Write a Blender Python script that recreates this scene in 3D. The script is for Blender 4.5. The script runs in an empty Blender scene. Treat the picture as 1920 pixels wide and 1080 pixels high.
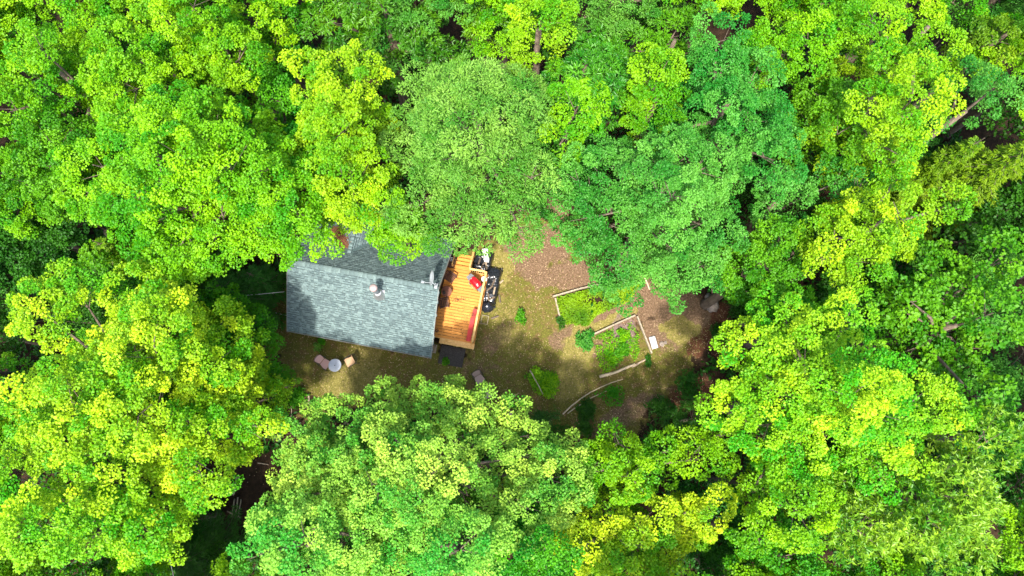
import bpy, math, random
import numpy as np
from mathutils import Vector, Matrix

R = math.radians
SC = bpy.context.scene
COL = SC.collection
rnd = random.Random(7)

# ------------------------------------------------------------------ camera
CAM_H, TILT, FOC = 42.0, R(12.0), 1280.0
cd = bpy.data.cameras.new('camera')
cd.sensor_width = 36.0
cd.lens = 24.0
cd.clip_end = 3000.0
cam = bpy.data.objects.new('camera', cd)
COL.objects.link(cam)
cam.location = (0, 0, CAM_H)
cam.rotation_euler = (TILT, 0, 0)
SC.camera = cam

# ------------------------------------------------------------------ sky, sun, exposure
SUN_EL = R(62.0)
TO_SUN = Vector((-0.184 * math.cos(SUN_EL), -0.983 * math.cos(SUN_EL), math.sin(SUN_EL))).normalized()
world = bpy.data.worlds.new('World')
SC.world = world
world.use_nodes = True
wn = world.node_tree
bg = wn.nodes['Background']
sky = wn.nodes.new('ShaderNodeTexSky')
sky.sky_type = 'NISHITA'
sky.sun_disc = False
sky.dust_density = 3.0
sky.sun_elevation = SUN_EL
sky.sun_rotation = math.atan2(TO_SUN.x, TO_SUN.y)
wn.links.new(sky.outputs[0], bg.inputs[0])
bg.inputs[1].default_value = 0.15
sd = bpy.data.lights.new('sun', 'SUN')
sd.energy = 2.6
sd.angle = R(2.2)
sd.color = (1.0, 0.95, 0.86)
sun = bpy.data.objects.new('sun', sd)
COL.objects.link(sun)
sun.rotation_euler = (-TO_SUN).to_track_quat('-Z', 'Y').to_euler()
sun.location = (0, -20, 60)
SC.view_settings.view_transform = 'Standard'
SC.view_settings.look = 'None'
SC.view_settings.exposure = 1.94
SC.view_settings.gamma = 1.0
SC.view_settings.use_curve_mapping = False
SC.cycles.max_bounces = 8
SC.cycles.transmission_bounces = 6


# ------------------------------------------------------------------ helpers
def at(x, y, z=0.0):
    """world point at height z that the photograph (1920 x 1080) shows at x, y"""
    d = ((x - 960) / FOC, -(y - 540) / FOC, -1.0)
    c, s = math.cos(TILT), math.sin(TILT)
    w = (d[0], c * d[1] - s * d[2], s * d[1] + c * d[2])
    t = (z - CAM_H) / w[2]
    return Vector((w[0] * t, w[1] * t, z))


def ppm(y, z):
    """pixels per metre at image row y and height z"""
    return 1.0 / (at(961, y, z) - at(960, y, z)).length


class MB:
    def __init__(self):
        self.v, self.f = [], []

    def add(self, vs, fs, M=None):
        b = len(self.v)
        self.v += [tuple(M @ Vector(p)) if M else tuple(p) for p in vs]
        self.f += [tuple(i + b for i in q) for q in fs]
        return self

    def box(self, c, s, M=None, rz=0.0, taper=1.0):
        x, y, z = s[0] / 2, s[1] / 2, s[2] / 2
        vs = []
        cr, sr = math.cos(rz), math.sin(rz)
        for k, t in ((-1, 1.0), (1, taper)):
            for i, j in ((-1, -1), (1, -1), (1, 1), (-1, 1)):
                px, py = i * x * t, j * y * t
                vs.append((c[0] + px * cr - py * sr, c[1] + px * sr + py * cr, c[2] + k * z))
        fs = [(3, 2, 1, 0), (4, 5, 6, 7), (0, 1, 5, 4), (1, 2, 6, 5), (2, 3, 7, 6), (3, 0, 4, 7)]
        return self.add(vs, fs, M)

    def bar(self, a, b, w, h, up=(0, 0, 1)):
        a, b = Vector(a), Vector(b)
        d = (b - a)
        L = d.length
        d.normalize()
        s = d.cross(Vector(up))
        if s.length < 1e-4:
            s = d.cross(Vector((1, 0, 0)))
        s.normalize()
        u = s.cross(d)
        vs = []
        for p in (a, b):
            for i, j in ((-1, -1), (1, -1), (1, 1), (-1, 1)):
                vs.append(p + s * (i * w / 2) + u * (j * h / 2))
        fs = [(3, 2, 1, 0), (4, 5, 6, 7), (0, 1, 5, 4), (1, 2, 6, 5), (2, 3, 7, 6), (3, 0, 4, 7)]
        return self.add(vs, fs)

    def tube(self, pts, rad, n=8, cap=True):
        pts = [Vector(p) for p in pts]
        b = len(self.v)
        m = len(pts)
        ref = None
        for i, p in enumerate(pts):
            d = (pts[min(i + 1, m - 1)] - pts[max(i - 1, 0)]).normalized()
            if ref is None:
                ref = d.orthogonal().normalized()
            s = (ref - d * ref.dot(d)).normalized()
            ref = s
            t = d.cross(s)
            r = rad[i] if isinstance(rad, (list, tuple)) else rad
            for k in range(n):
                a = 2 * math.pi * k / n
                self.v.append(tuple(p + s * (r * math.cos(a)) + t * (r * math.sin(a))))
        for i in range(m - 1):
            for k in range(n):
                k2 = (k + 1) % n
                self.f.append((b + i * n + k, b + i * n + k2, b + (i + 1) * n + k2, b + (i + 1) * n + k))
        if cap:
            self.f.append(tuple(b + k for k in reversed(range(n))))
            self.f.append(tuple(b + (m - 1) * n + k for k in range(n)))
        return self

    def lathe(self, prof, c=(0, 0, 0), n=20):
        b = len(self.v)
        m = len(prof)
        for r, z in prof:
            for k in range(n):
                a = 2 * math.pi * k / n
                self.v.append((c[0] + r * math.cos(a), c[1] + r * math.sin(a), c[2] + z))
        for i in range(m - 1):
            for k in range(n):
                k2 = (k + 1) % n
                self.f.append((b + i * n + k, b + i * n + k2, b + (i + 1) * n + k2, b + (i + 1) * n + k))
        self.f.append(tuple(b + k for k in reversed(range(n))))
        self.f.append(tuple(b + (m - 1) * n + k for k in range(n)))
        return self

    def prism(self, poly, z0, z1, M=None):
        n = len(poly)
        vs = [(x, y, z0) for x, y in poly] + [(x, y, z1) for x, y in poly]
        fs = [tuple(reversed(range(n))), tuple(range(n, 2 * n))]
        fs += [(i, (i + 1) % n, n + (i + 1) % n, n + i) for i in range(n)]
        return self.add(vs, fs, M)

    def mesh(self, name, m=None, smooth=False):
        me = bpy.data.meshes.new(name)
        me.from_pydata([tuple(p) for p in self.v], [], self.f)
        if m:
            me.materials.append(m)
        if smooth:
            me.polygons.foreach_set('use_smooth', [True] * len(me.polygons))
        me.update()
        return me

    def build(self, name, m, parent=None, smooth=False):
        return link(name, self.mesh(name, m, smooth), parent)


def link(name, me, parent=None):
    o = bpy.data.objects.new(name, me)
    COL.objects.link(o)
    if parent:
        o.parent = parent
    return o


def tag(o, label=None, cat=None, group=None, kind=None):
    if label: o['label'] = label
    if cat: o['category'] = cat
    if group: o['group'] = group
    if kind: o['kind'] = kind
    return o


def empty(name, loc=(0, 0, 0), rz=0.0):
    o = bpy.data.objects.new(name, None)
    o.empty_display_size = 0.2
    COL.objects.link(o)
    o.location = loc
    o.rotation_euler = (0, 0, rz)
    return o


def copy_tree(o, parent=None):
    c = o.copy()
    COL.objects.link(c)
    if parent:
        c.parent = parent
    for ch in list(o.children):
        copy_tree(ch, c)
    return c


def mat(name, col, rough=0.7, var=0.0, scale=8.0, spec=0.3, metal=0.0, bump=0.0, col2=None, stretch=None, objvar=0.0):
    """principled surface; col -> col2 through noise, optional per-object value change and bump"""
    m = bpy.data.materials.new(name)
    m.use_nodes = True
    nt = m.node_tree
    p = nt.nodes['Principled BSDF']
    p.inputs['Roughness'].default_value = rough
    p.inputs['Metallic'].default_value = metal
    p.inputs['Specular IOR Level'].default_value = spec
    p.inputs['Base Color'].default_value = (*col, 1)
    if col2 is None and var > 0:
        col2 = tuple(c * (1 - var) for c in col)
    if col2 or bump or objvar:
        tc = nt.nodes.new('ShaderNodeTexCoord')
        mp = nt.nodes.new('ShaderNodeMapping')
        if stretch:
            mp.inputs['Scale'].default_value = stretch
        oi = nt.nodes.new('ShaderNodeObjectInfo')
        nt.links.new(tc.outputs['Object'], mp.inputs[0])
        off = nt.nodes.new('ShaderNodeVectorMath')
        off.operation = 'SCALE'
        cv = nt.nodes.new('ShaderNodeCombineXYZ')
        for i in range(3):
            nt.links.new(oi.outputs['Random'], cv.inputs[i])
        nt.links.new(cv.outputs[0], off.inputs[0])
        off.inputs['Scale'].default_value = 37.0
        nt.links.new(off.outputs[0], mp.inputs['Location'])
        nz = nt.nodes.new('ShaderNodeTexNoise')
        nz.inputs['Scale'].default_value = scale
        nz.inputs['Detail'].default_value = 6
        nz.inputs['Roughness'].default_value = 0.65
        nt.links.new(mp.outputs[0], nz.inputs[0])
        if col2:
            rp = nt.nodes.new('ShaderNodeValToRGB')
            rp.color_ramp.elements[0].position = 0.36
            rp.color_ramp.elements[1].position = 0.66
            rp.color_ramp.elements[0].color = (*col2, 1)
            rp.color_ramp.elements[1].color = (*col, 1)
            nt.links.new(nz.outputs['Fac'], rp.inputs[0])
            src = rp.outputs[0]
        else:
            src = None
        if objvar:
            hs = nt.nodes.new('ShaderNodeHueSaturation')
            mr = nt.nodes.new('ShaderNodeMapRange')
            mr.inputs['To Min'].default_value = 1 - objvar
            mr.inputs['To Max'].default_value = 1 + objvar
            nt.links.new(oi.outputs['Random'], mr.inputs[0])
            nt.links.new(mr.outputs[0], hs.inputs['Value'])
            if src: nt.links.new(src, hs.inputs['Color'])
            else: hs.inputs['Color'].default_value = (*col, 1)
            src = hs.outputs[0]
        if src:
            nt.links.new(src, p.inputs['Base Color'])
        if bump:
            b = nt.nodes.new('ShaderNodeBump')
            b.inputs['Strength'].default_value = bump
            b.inputs['Distance'].default_value = 0.03
            nt.links.new(nz.outputs['Fac'], b.inputs['Height'])
            nt.links.new(b.outputs[0], p.inputs['Normal'])
    return m


def leafmat(name, a, b, trans=0.42, rough=0.5, spec=0.25):
    """leaf surface: the 'tint' face attribute runs from colour a (older leaf) to colour b (young leaf)"""
    m = bpy.data.materials.new(name)
    m.use_nodes = True
    nt = m.node_tree
    p = nt.nodes['Principled BSDF']
    out = nt.nodes['Material Output']
    at_ = nt.nodes.new('ShaderNodeAttribute')
    at_.attribute_name = 'tint'
    mx = nt.nodes.new('ShaderNodeMix')
    mx.data_type = 'RGBA'
    mx.inputs['A'].default_value = (*a, 1)
    mx.inputs['B'].default_value = (*b, 1)
    nt.links.new(at_.outputs['Fac'], mx.inputs['Factor'])
    oi = nt.nodes.new('ShaderNodeObjectInfo')
    hs = nt.nodes.new('ShaderNodeHueSaturation')
    mr = nt.nodes.new('ShaderNodeMapRange')
    mr.inputs['To Min'].default_value = 0.488
    mr.inputs['To Max'].default_value = 0.512
    nt.links.new(oi.outputs['Random'], mr.inputs[0])
    nt.links.new(mr.outputs[0], hs.inputs['Hue'])
    nt.links.new(mx.outputs['Result'], hs.inputs['Color'])
    nt.links.new(hs.outputs[0], p.inputs['Base Color'])
    p.inputs['Roughness'].default_value = rough
    p.inputs['Specular IOR Level'].default_value = spec
    tr = nt.nodes.new('ShaderNodeBsdfTranslucent')
    nt.links.new(hs.outputs[0], tr.inputs[0])
    ms = nt.nodes.new('ShaderNodeMixShader')
    ms.inputs[0].default_value = trans
    nt.links.new(p.outputs[0], ms.inputs[1])
    nt.links.new(tr.outputs[0], ms.inputs[2])
    nt.links.new(ms.outputs[0], out.inputs[0])
    return m


def np_mesh(name, V, F, tint=None, m=None):
    me = bpy.data.meshes.new(name)
    k = F.shape[1]
    me.vertices.add(len(V))
    me.vertices.foreach_set('co', np.ascontiguousarray(V, np.float32).ravel())
    me.loops.add(F.size)
    me.loops.foreach_set('vertex_index', np.ascontiguousarray(F, np.int32).ravel())
    me.polygons.add(len(F))
    me.polygons.foreach_set('loop_start', np.arange(0, F.size, k, dtype=np.int32))
    if tint is not None:
        a = me.attributes.new('tint', 'FLOAT', 'FACE')
        a.data.foreach_set('value', np.ascontiguousarray(tint, np.float32))
    if m:
        me.materials.append(m)
    me.update(calc_edges=True)
    return me


def norm(a):
    return a / (np.linalg.norm(a, axis=1, keepdims=True) + 1e-9)


def leaves(name, P, ax, nr, L, W, tint, m, fold=0.25):
    """two-triangle folded leaves: P base, ax long axis, nr normal, sizes per leaf"""
    ax = norm(ax)
    nr = norm(nr - ax * (nr * ax).sum(1, keepdims=True))
    sd_ = np.cross(nr, ax)
    n = len(P)
    L = np.broadcast_to(L, (n,)).reshape(-1, 1)
    W = np.broadcast_to(W, (n,)).reshape(-1, 1)
    mid = P + ax * L * 0.45
    V = np.empty((n, 4, 3), np.float32)
    V[:, 0] = P
    V[:, 1] = mid + sd_ * W * 0.5 + nr * W * fold
    V[:, 2] = P + ax * L
    V[:, 3] = mid - sd_ * W * 0.5 + nr * W * fold
    b = np.arange(n).reshape(-1, 1) * 4
    F = np.concatenate([b + np.array([[0, 1, 2]]), b + np.array([[0, 2, 3]])], 1).reshape(-1, 3)
    return np_mesh(name, V.reshape(-1, 3), F, np.repeat(tint, 2), m)


def vnoise(x, y, s, seed):
    """smooth value noise 0..1"""
    r = np.random.RandomState(seed).rand(64, 64)
    u, v = x / s, y / s
    i, j = np.floor(u).astype(int), np.floor(v).astype(int)
    fu, fv = u - i, v - j
    fu, fv = fu * fu * (3 - 2 * fu), fv * fv * (3 - 2 * fv)
    g = lambda a, b: r[a % 64, b % 64]
    return (g(i, j) * (1 - fu) + g(i + 1, j) * fu) * (1 - fv) + (g(i, j + 1) * (1 - fu) + g(i + 1, j + 1) * fu) * fv


# ------------------------------------------------------------------ materials
M = {}
M['bark'] = mat('bark', (0.17, 0.13, 0.095), 0.9, col2=(0.07, 0.05, 0.035), scale=6, bump=0.5, stretch=(1, 1, 0.25))
M['deadwood'] = mat('deadwood', (0.42, 0.33, 0.23), 0.85, col2=(0.22, 0.16, 0.11), scale=9, bump=0.4)
M['palewood'] = mat('palewood', (0.36, 0.31, 0.23), 0.85, col2=(0.20, 0.155, 0.11), scale=11, bump=0.3, objvar=0.15)
M['polewood'] = mat('polewood', (0.56, 0.46, 0.32), 0.8, col2=(0.38, 0.29, 0.19), scale=11, bump=0.2)
M['deckwood'] = mat('deckwood', (0.60, 0.265, 0.052), 0.55, col2=(0.47, 0.18, 0.028), scale=3.0, bump=0.12, stretch=(0.5, 5, 5), objvar=0.13)
M['railwood'] = mat('railwood', (0.66, 0.42, 0.16), 0.6, col2=(0.5, 0.28, 0.08), scale=5, objvar=0.1)
M['siding'] = mat('siding', (0.20, 0.11, 0.055), 0.8, col2=(0.13, 0.07, 0.035), scale=7, stretch=(0.4, 4, 4))
M['trim'] = mat('trim', (0.16, 0.17, 0.16), 0.7)
M['sheath'] = mat('sheath', (0.07, 0.085, 0.085), 0.9)
M['flash'] = mat('flash', (0.055, 0.085, 0.085), 0.45, spec=0.5)
M['galv'] = mat('galv', (0.62, 0.62, 0.63), 0.35, metal=0.85, var=0.25, scale=20)
M['copper'] = mat('copper', (0.40, 0.31, 0.30), 0.45, metal=0.3, var=0.15, scale=12)
M['dishgrey'] = mat('dishgrey', (0.27, 0.30, 0.32), 0.5, var=0.12, scale=10)
M['glass'] = mat('glass', (0.02, 0.025, 0.03), 0.08, spec=0.6)
M['brownwood'] = mat('brownwood', (0.095, 0.042, 0.026), 0.6, col2=(0.055, 0.024, 0.015), scale=9, objvar=0.2)
M['redbrown'] = mat('redbrown', (0.17, 0.065, 0.04), 0.55, var=0.3, scale=10)
M['blackmetal'] = mat('blackmetal', (0.018, 0.018, 0.02), 0.45, spec=0.4)
M['grillred'] = mat('grillred', (0.60, 0.008, 0.014), 0.28, spec=0.5)
M['shelfgrey'] = mat('shelfgrey', (0.14, 0.15, 0.16), 0.5, var=0.2)
M['white'] = mat('white', (0.78, 0.78, 0.78), 0.5, var=0.12, scale=14)
M['benchred'] = mat('benchred', (0.50, 0.045, 0.04), 0.65, col2=(0.40, 0.035, 0.03), scale=6)
M['plastic'] = mat('plastic', (0.012, 0.013, 0.016), 0.22, spec=0.6, bump=0.25, scale=10)
M['bagblack'] = mat('bagblack', (0.015, 0.017, 0.024), 0.2, spec=0.6, bump=0.3, scale=14)
M['rubber'] = mat('rubber', (0.060, 0.052, 0.046), 0.9, col2=(0.028, 0.024, 0.021), scale=16, bump=0.3)
M['sling'] = mat('sling', (0.52, 0.32, 0.28), 0.75, var=0.12, scale=25)
M['slingtan'] = mat('slingtan', (0.52, 0.33, 0.19), 0.75, var=0.12, scale=25)
M['slinggrey'] = mat('slinggrey', (0.36, 0.25, 0.21), 0.75, var=0.12, scale=25)
M['tabletop'] = mat('tabletop', (0.42, 0.45, 0.52), 0.3, spec=0.5, var=0.15, scale=6)
M['stone'] = mat('stone', (0.30, 0.25, 0.21), 0.9, col2=(0.15, 0.12, 0.10), scale=7, bump=0.6)
M['cable'] = mat('cable', (0.62, 0.62, 0.58), 0.5)
M['needle'] = mat('needle', (0.20, 0.082, 0.040), 0.9, var=0.5, scale=12)
M['potclay'] = mat('potclay', (0.42, 0.28, 0.22), 0.8, var=0.2)

# leaf colours: older leaf, young leaf
LF = {
    'lime': leafmat('leaf_lime', (0.048, 0.250, 0.0010), (0.255, 0.485, 0.0020)),
    'yellow': leafmat('leaf_yellow', (0.060, 0.300, 0.0020), (0.410, 0.570, 0.010)),
    'sunny': leafmat('leaf_sunny', (0.054, 0.275, 0.0012), (0.310, 0.515, 0.005)),
    'pale': leafmat('leaf_pale', (0.045, 0.290, 0.018), (0.350, 0.555, 0.060)),
    'green': leafmat('leaf_green', (0.024, 0.185, 0.0022), (0.110, 0.340, 0.004)),
    'teal': leafmat('leaf_teal', (0.022, 0.185, 0.010), (0.120, 0.350, 0.034), spec=0.3),
    'grey': leafmat('leaf_grey', (0.044, 0.215, 0.011), (0.190, 0.395, 0.045), spec=0.3),
    'narrow': leafmat('leaf_narrow', (0.028, 0.165, 0.004), (0.115, 0.320, 0.008), spec=0.4, rough=0.4),
    'rosette': leafmat('leaf_rosette', (0.036, 0.215, 0.004), (0.250, 0.460, 0.020), spec=0.4, rough=0.4),
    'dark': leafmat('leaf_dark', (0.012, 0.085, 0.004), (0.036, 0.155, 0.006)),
    'olive': leafmat('leaf_olive', (0.040, 0.140, 0.003), (0.210, 0.340, 0.006)),
    'pine': leafmat('leaf_pine', (0.015, 0.075, 0.005), (0.040, 0.150, 0.009), trans=0.15),
}

# ------------------------------------------------------------------ ground
def axis(lo, hi, step, far):
    a = list(np.arange(lo, hi + 1e-6, step))
    s, x, left = step, lo, []
    while x > -far:
        s *= 1.35
        x -= s
        left.append(x)
    s, x, right = step, hi, []
    while x < far:
        s *= 1.35
        x += s
        right.append(x)
    return np.array(left[::-1] + a + right)


gx, gy = axis(-16, 15, 0.11, 600), axis(-3, 17, 0.11, 600)
X, Y = np.meshgrid(gx, gy)
nearm = np.exp(-((X / 60) ** 2 + ((Y - 6) / 60) ** 2))


def ground_z(x, y):
    x, y = np.asarray(x, float), np.asarray(y, float)
    return (0.05 * (vnoise(x + 90, y + 90, 1.7, 1) - 0.5) + 0.03 * (vnoise(x + 90, y + 90, 0.45, 2) - 0.5)) * np.exp(-((x / 60) ** 2 + ((y - 6) / 60) ** 2))


Z = ground_z(X, Y)


def spot(px, py, rx, ry, rot=0.0):
    """soft elliptical patch of ground given by its place and size in the photograph"""
    c = at(px, py, 0)
    k = ppm(py, 0)
    dx, dy = X - c.x, Y - c.y
    a = R(rot)
    u = (dx * math.cos(a) + dy * math.sin(a)) / (rx / k)
    v = (-dx * math.sin(a) + dy * math.cos(a)) / (ry / k)
    wob = 0.55 * (vnoise(X + 200, Y + 200, 0.8, 11) - 0.5) + 0.45 * (vnoise(X + 200, Y + 200, 0.28, 12) - 0.5)
    d = np.sqrt(u * u + v * v) + wob
    return np.clip((1.18 - d) / 0.5, 0, 1)


def many(spots):
    r = np.zeros_like(X)
    for s in spots:
        r = np.maximum(r, spot(*s) if len(s) < 6 else spot(*s[:5]) * s[5])
    return r


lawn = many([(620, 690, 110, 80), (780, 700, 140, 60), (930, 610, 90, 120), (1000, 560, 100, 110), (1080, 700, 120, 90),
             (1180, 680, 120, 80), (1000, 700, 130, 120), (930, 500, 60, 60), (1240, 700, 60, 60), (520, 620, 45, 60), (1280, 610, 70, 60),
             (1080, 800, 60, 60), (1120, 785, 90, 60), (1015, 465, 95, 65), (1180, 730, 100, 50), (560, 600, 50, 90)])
soil = many([(1010, 470, 65, 48), (1060, 515, 70, 34), (1170, 590, 105, 30, 22), (1225, 565, 55, 45), (1285, 585, 50, 42, -20), (1250, 615, 50, 38),
             (1110, 610, 70, 22, 25), (1060, 640, 34, 26, 0, .8), (1140, 655, 36, 32, 0, .8), (930, 640, 60, 20, 50, .6), (1180, 770, 90, 25, 30, .7),
             (1045, 380, 30, 40), (980, 470, 50, 30), (900, 690, 40, 20, 0, .5), (1060, 560, 14, 30, 0, .5)])
straw = many([(650, 715, 62, 36, 10), (690, 660, 30, 40, 0, .7), (935, 500, 26, 46), (1275, 620, 36, 26), (1080, 660, 30, 80, -20, .8), (930, 580, 60, 30, 0, .5),
              (1060, 720, 40, 40, 0, .7), (1150, 600, 60, 12, 25, .8), (960, 640, 40, 40, 0, .5)])
red = many([(1312, 640, 26, 34), (1345, 620, 40, 60, 0, .7), (1290, 740, 60, 30, 20, .6), (1085, 850, 40, 30, 0, .7)])
bare = many([(1170, 632, 30, 40, -10)])
me = np_mesh('ground', np.stack([X.ravel(), Y.ravel(), Z.ravel()], 1),
             (lambda nx, ny: np.stack([(np.arange(ny - 1)[:, None] * nx + np.arange(nx - 1)[None, :]).ravel() + o for o in (0, 1, nx + 1, nx)], 1))(len(gx), len(gy)))
for nm, arr in (('lawn', lawn), ('soil', soil), ('straw', straw), ('redleaf', red), ('bare', bare)):
    a = me.attributes.new(nm, 'FLOAT', 'POINT')
    a.data.foreach_set('value', arr.ravel().astype(np.float32))
me.polygons.foreach_set('use_smooth', [True] * len(me.polygons))


def ground_mat():
    m = bpy.data.materials.new('ground')
    m.use_nodes = True
    nt = m.node_tree
    p = nt.nodes['Principled BSDF']
    p.inputs['Roughness'].default_value = 0.95
    p.inputs['Specular IOR Level'].default_value = 0.1
    tc = nt.nodes.new('ShaderNodeTexCoord')

    def nz(scale, detail=5, rough=0.7):
        n = nt.nodes.new('ShaderNodeTexNoise')
        n.inputs['Scale'].default_value = scale
        n.inputs['Detail'].default_value = detail
        n.inputs['Roughness'].default_value = rough
        nt.links.new(tc.outputs['Object'], n.inputs[0])
        return n.outputs['Fac']

    def ramp(src, stops):
        r = nt.nodes.new('ShaderNodeValToRGB')
        el = r.color_ramp.elements
        while len(el) < len(stops):
            el.new(0.5)
        for e, (q, c) in zip(el, stops):
            e.position = q
            e.color = (*c, 1)
        nt.links.new(src, r.inputs[0])
        return r.outputs[0]

    def mix(f, a, b):
        x = nt.nodes.new('ShaderNodeMix')
        x.data_type = 'RGBA'
        nt.links.new(f, x.inputs['Factor'])
        nt.links.new(a, x.inputs['A'])
        nt.links.new(b, x.inputs['B'])
        return x.outputs['Result']

    def attr(nm, noise, amt=0.9):
        a = nt.nodes.new('ShaderNodeAttribute')
        a.attribute_name = nm
        k = nt.nodes.new('ShaderNodeMath')
        k.operation = 'MULTIPLY_ADD'
        nt.links.new(noise, k.inputs[0])
        k.inputs[1].default_value = amt
        nt.links.new(a.outputs['Fac'], k.inputs[2])
        g = nt.nodes.new('ShaderNodeMapRange')
        g.interpolation_type = 'SMOOTHSTEP'
        g.inputs['From Min'].default_value = 0.5 + amt * 0.32
        g.inputs['From Max'].default_value = 0.5 + amt * 0.72
        nt.links.new(k.outputs[0], g.inputs[0])
        return g.outputs[0]

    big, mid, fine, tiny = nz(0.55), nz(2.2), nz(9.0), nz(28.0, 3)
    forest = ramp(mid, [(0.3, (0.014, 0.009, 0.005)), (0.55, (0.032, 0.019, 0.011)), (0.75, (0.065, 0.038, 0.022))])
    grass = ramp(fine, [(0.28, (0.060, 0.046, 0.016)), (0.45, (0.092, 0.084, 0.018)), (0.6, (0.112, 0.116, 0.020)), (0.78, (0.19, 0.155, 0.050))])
    brown = ramp(fine, [(0.3, (0.085, 0.048, 0.022)), (0.55, (0.15, 0.090, 0.042)), (0.75, (0.24, 0.15, 0.08))])
    patch = nt.nodes.new('ShaderNodeMapRange')
    patch.inputs['From Min'].default_value = 0.48
    patch.inputs['From Max'].default_value = 0.68
    nt.links.new(mid, patch.inputs[0])
    lawnc = mix(patch.outputs[0], grass, brown)
    soilc = ramp(fine, [(0.3, (0.070, 0.043, 0.022)), (0.5, (0.130, 0.083, 0.050)), (0.72, (0.235, 0.155, 0.105))])
    strawc = ramp(fine, [(0.3, (0.085, 0.078, 0.018)), (0.52, (0.175, 0.150, 0.042)), (0.75, (0.32, 0.26, 0.10))])
    redc = ramp(fine, [(0.3, (0.045, 0.018, 0.010)), (0.6, (0.100, 0.042, 0.024)), (0.8, (0.19, 0.10, 0.058))])
    barec = ramp(fine, [(0.3, (0.055, 0.038, 0.032)), (0.55, (0.17, 0.12, 0.105)), (0.78, (0.34, 0.25, 0.22))])
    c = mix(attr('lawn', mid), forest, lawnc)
    c = mix(attr('redleaf', fine), c, redc)
    c = mix(attr('soil', mid, 1.5), c, soilc)
    c = mix(attr('straw', mid), c, strawc)
    c = mix(attr('bare', fine), c, barec)
    sp = ramp(tiny, [(0.34, (0.55, 0.55, 0.55)), (0.5, (1, 1, 1)), (0.68, (1.45, 1.4, 1.3))])
    mu = nt.nodes.new('ShaderNodeMix')
    mu.data_type = 'RGBA'
    mu.blend_type = 'MULTIPLY'
    mu.inputs['Factor'].default_value = 0.8
    nt.links.new(c, mu.inputs['A'])
    nt.links.new(sp, mu.inputs['B'])
    nt.links.new(mu.outputs['Result'], p.inputs['Base Color'])
    b = nt.nodes.new('ShaderNodeBump')
    b.inputs['Strength'].default_value = 0.7
    b.inputs['Distance'].default_value = 0.06
    nt.links.new(fine, b.inputs['Height'])
    nt.links.new(b.outputs[0], p.inputs['Normal'])
    return m


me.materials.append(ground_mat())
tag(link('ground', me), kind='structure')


def gz(x, y):
    return float(ground_z(x, y))


def gp(px, py, dz=0.0):
    p = at(px, py, 0)
    p.z = gz(p.x, p.y) + dz
    return p


# ------------------------------------------------------------------ cabin
ORG = Vector((-13.044, 5.851, 0))
YAW = R(-10.6)
UX = Vector((math.cos(YAW), math.sin(YAW), 0))
NX = Vector((-math.sin(YAW), math.cos(YAW), 0))


def W(u, n, z=0.0):
    """cabin coordinates (along the ridge, northward) to world"""
    q = ORG + UX * u + NX * n
    return Vector((q.x, q.y, z))


ZE, ZR, HALF, LEN = 2.7, 5.45, 3.53, 8.5
PITCH = math.atan2(ZR - ZE, HALF)
SLEN = math.hypot(HALF, ZR - ZE)


def shingle_mat():
    m = bpy.data.materials.new('shingle')
    m.use_nodes = True
    nt = m.node_tree
    p = nt.nodes['Principled BSDF']
    p.inputs['Roughness'].default_value = 0.9
    p.inputs['Specular IOR Level'].default_value = 0.15
    a = nt.nodes.new('ShaderNodeAttribute')
    a.attribute_name = 'tint'
    oi = nt.nodes.new('ShaderNodeObjectInfo')
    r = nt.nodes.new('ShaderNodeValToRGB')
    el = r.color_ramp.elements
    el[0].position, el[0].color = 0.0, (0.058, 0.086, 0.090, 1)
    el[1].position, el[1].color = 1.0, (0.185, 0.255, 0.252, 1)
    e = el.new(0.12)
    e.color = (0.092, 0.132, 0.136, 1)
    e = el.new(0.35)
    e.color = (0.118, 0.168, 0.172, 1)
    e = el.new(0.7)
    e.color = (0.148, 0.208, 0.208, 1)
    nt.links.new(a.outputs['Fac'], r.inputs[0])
    tc = nt.nodes.new('ShaderNodeNewGeometry')
    nz = nt.nodes.new('ShaderNodeTexNoise')
    nz.inputs['Scale'].default_value = 14
    nz.inputs['Detail'].default_value = 5
    nt.links.new(tc.outputs['Position'], nz.inputs[0])
    mr = nt.nodes.new('ShaderNodeMapRange')
    mr.inputs['To Min'].default_value = 0.52
    mr.inputs['To Max'].default_value = 1.05
    nt.links.new(nz.outputs['Fac'], mr.inputs[0])
    hs = nt.nodes.new('ShaderNodeHueSaturation')
    nt.links.new(r.outputs[0], hs.inputs['Color'])
    nt.links.new(mr.outputs[0], hs.inputs['Value'])
    nt.links.new(hs.outputs[0], p.inputs['Base Color'])
    return m


M['shingle'] = shingle_mat()
cabin = empty('cabin', ORG, YAW)
tag(cabin, 'small cabin with grey-green shingle gable roof in the clearing', 'cabin')

WX0, WX1, WY0, WY1 = 0.45, 7.98, 0.5, 6.56
TH = 0.16
MB().box(((WX0 + WX1) / 2, WY0 + TH / 2, 1.5), (WX1 - WX0, TH, 2.8)).build('wall', M['siding'], cabin)
MB().box(((WX0 + WX1) / 2, WY1 - TH / 2, 1.5), (WX1 - WX0, TH, 2.8)).build('wall', M['siding'], cabin)
for x in (WX0 + TH / 2, WX1 - TH / 2):
    g = MB()
    zz = lambda n: ZE + (ZR - ZE) * (n if n < HALF else 2 * HALF - n) / HALF - 0.16
    prof = [(WY0 + TH, 0.1), (WY1 - TH, 0.1), (WY1 - TH, zz(WY1 - TH)), (HALF, zz(HALF)), (WY0 + TH, zz(WY0 + TH))]
    Mx = Matrix(((0, 0, 1, x), (1, 0, 0, 0), (0, 1, 0, 0), (0, 0, 0, 1)))
    g.prism(prof, -TH / 2, TH / 2, Mx).build('gable_wall', M['siding'], cabin)
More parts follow.
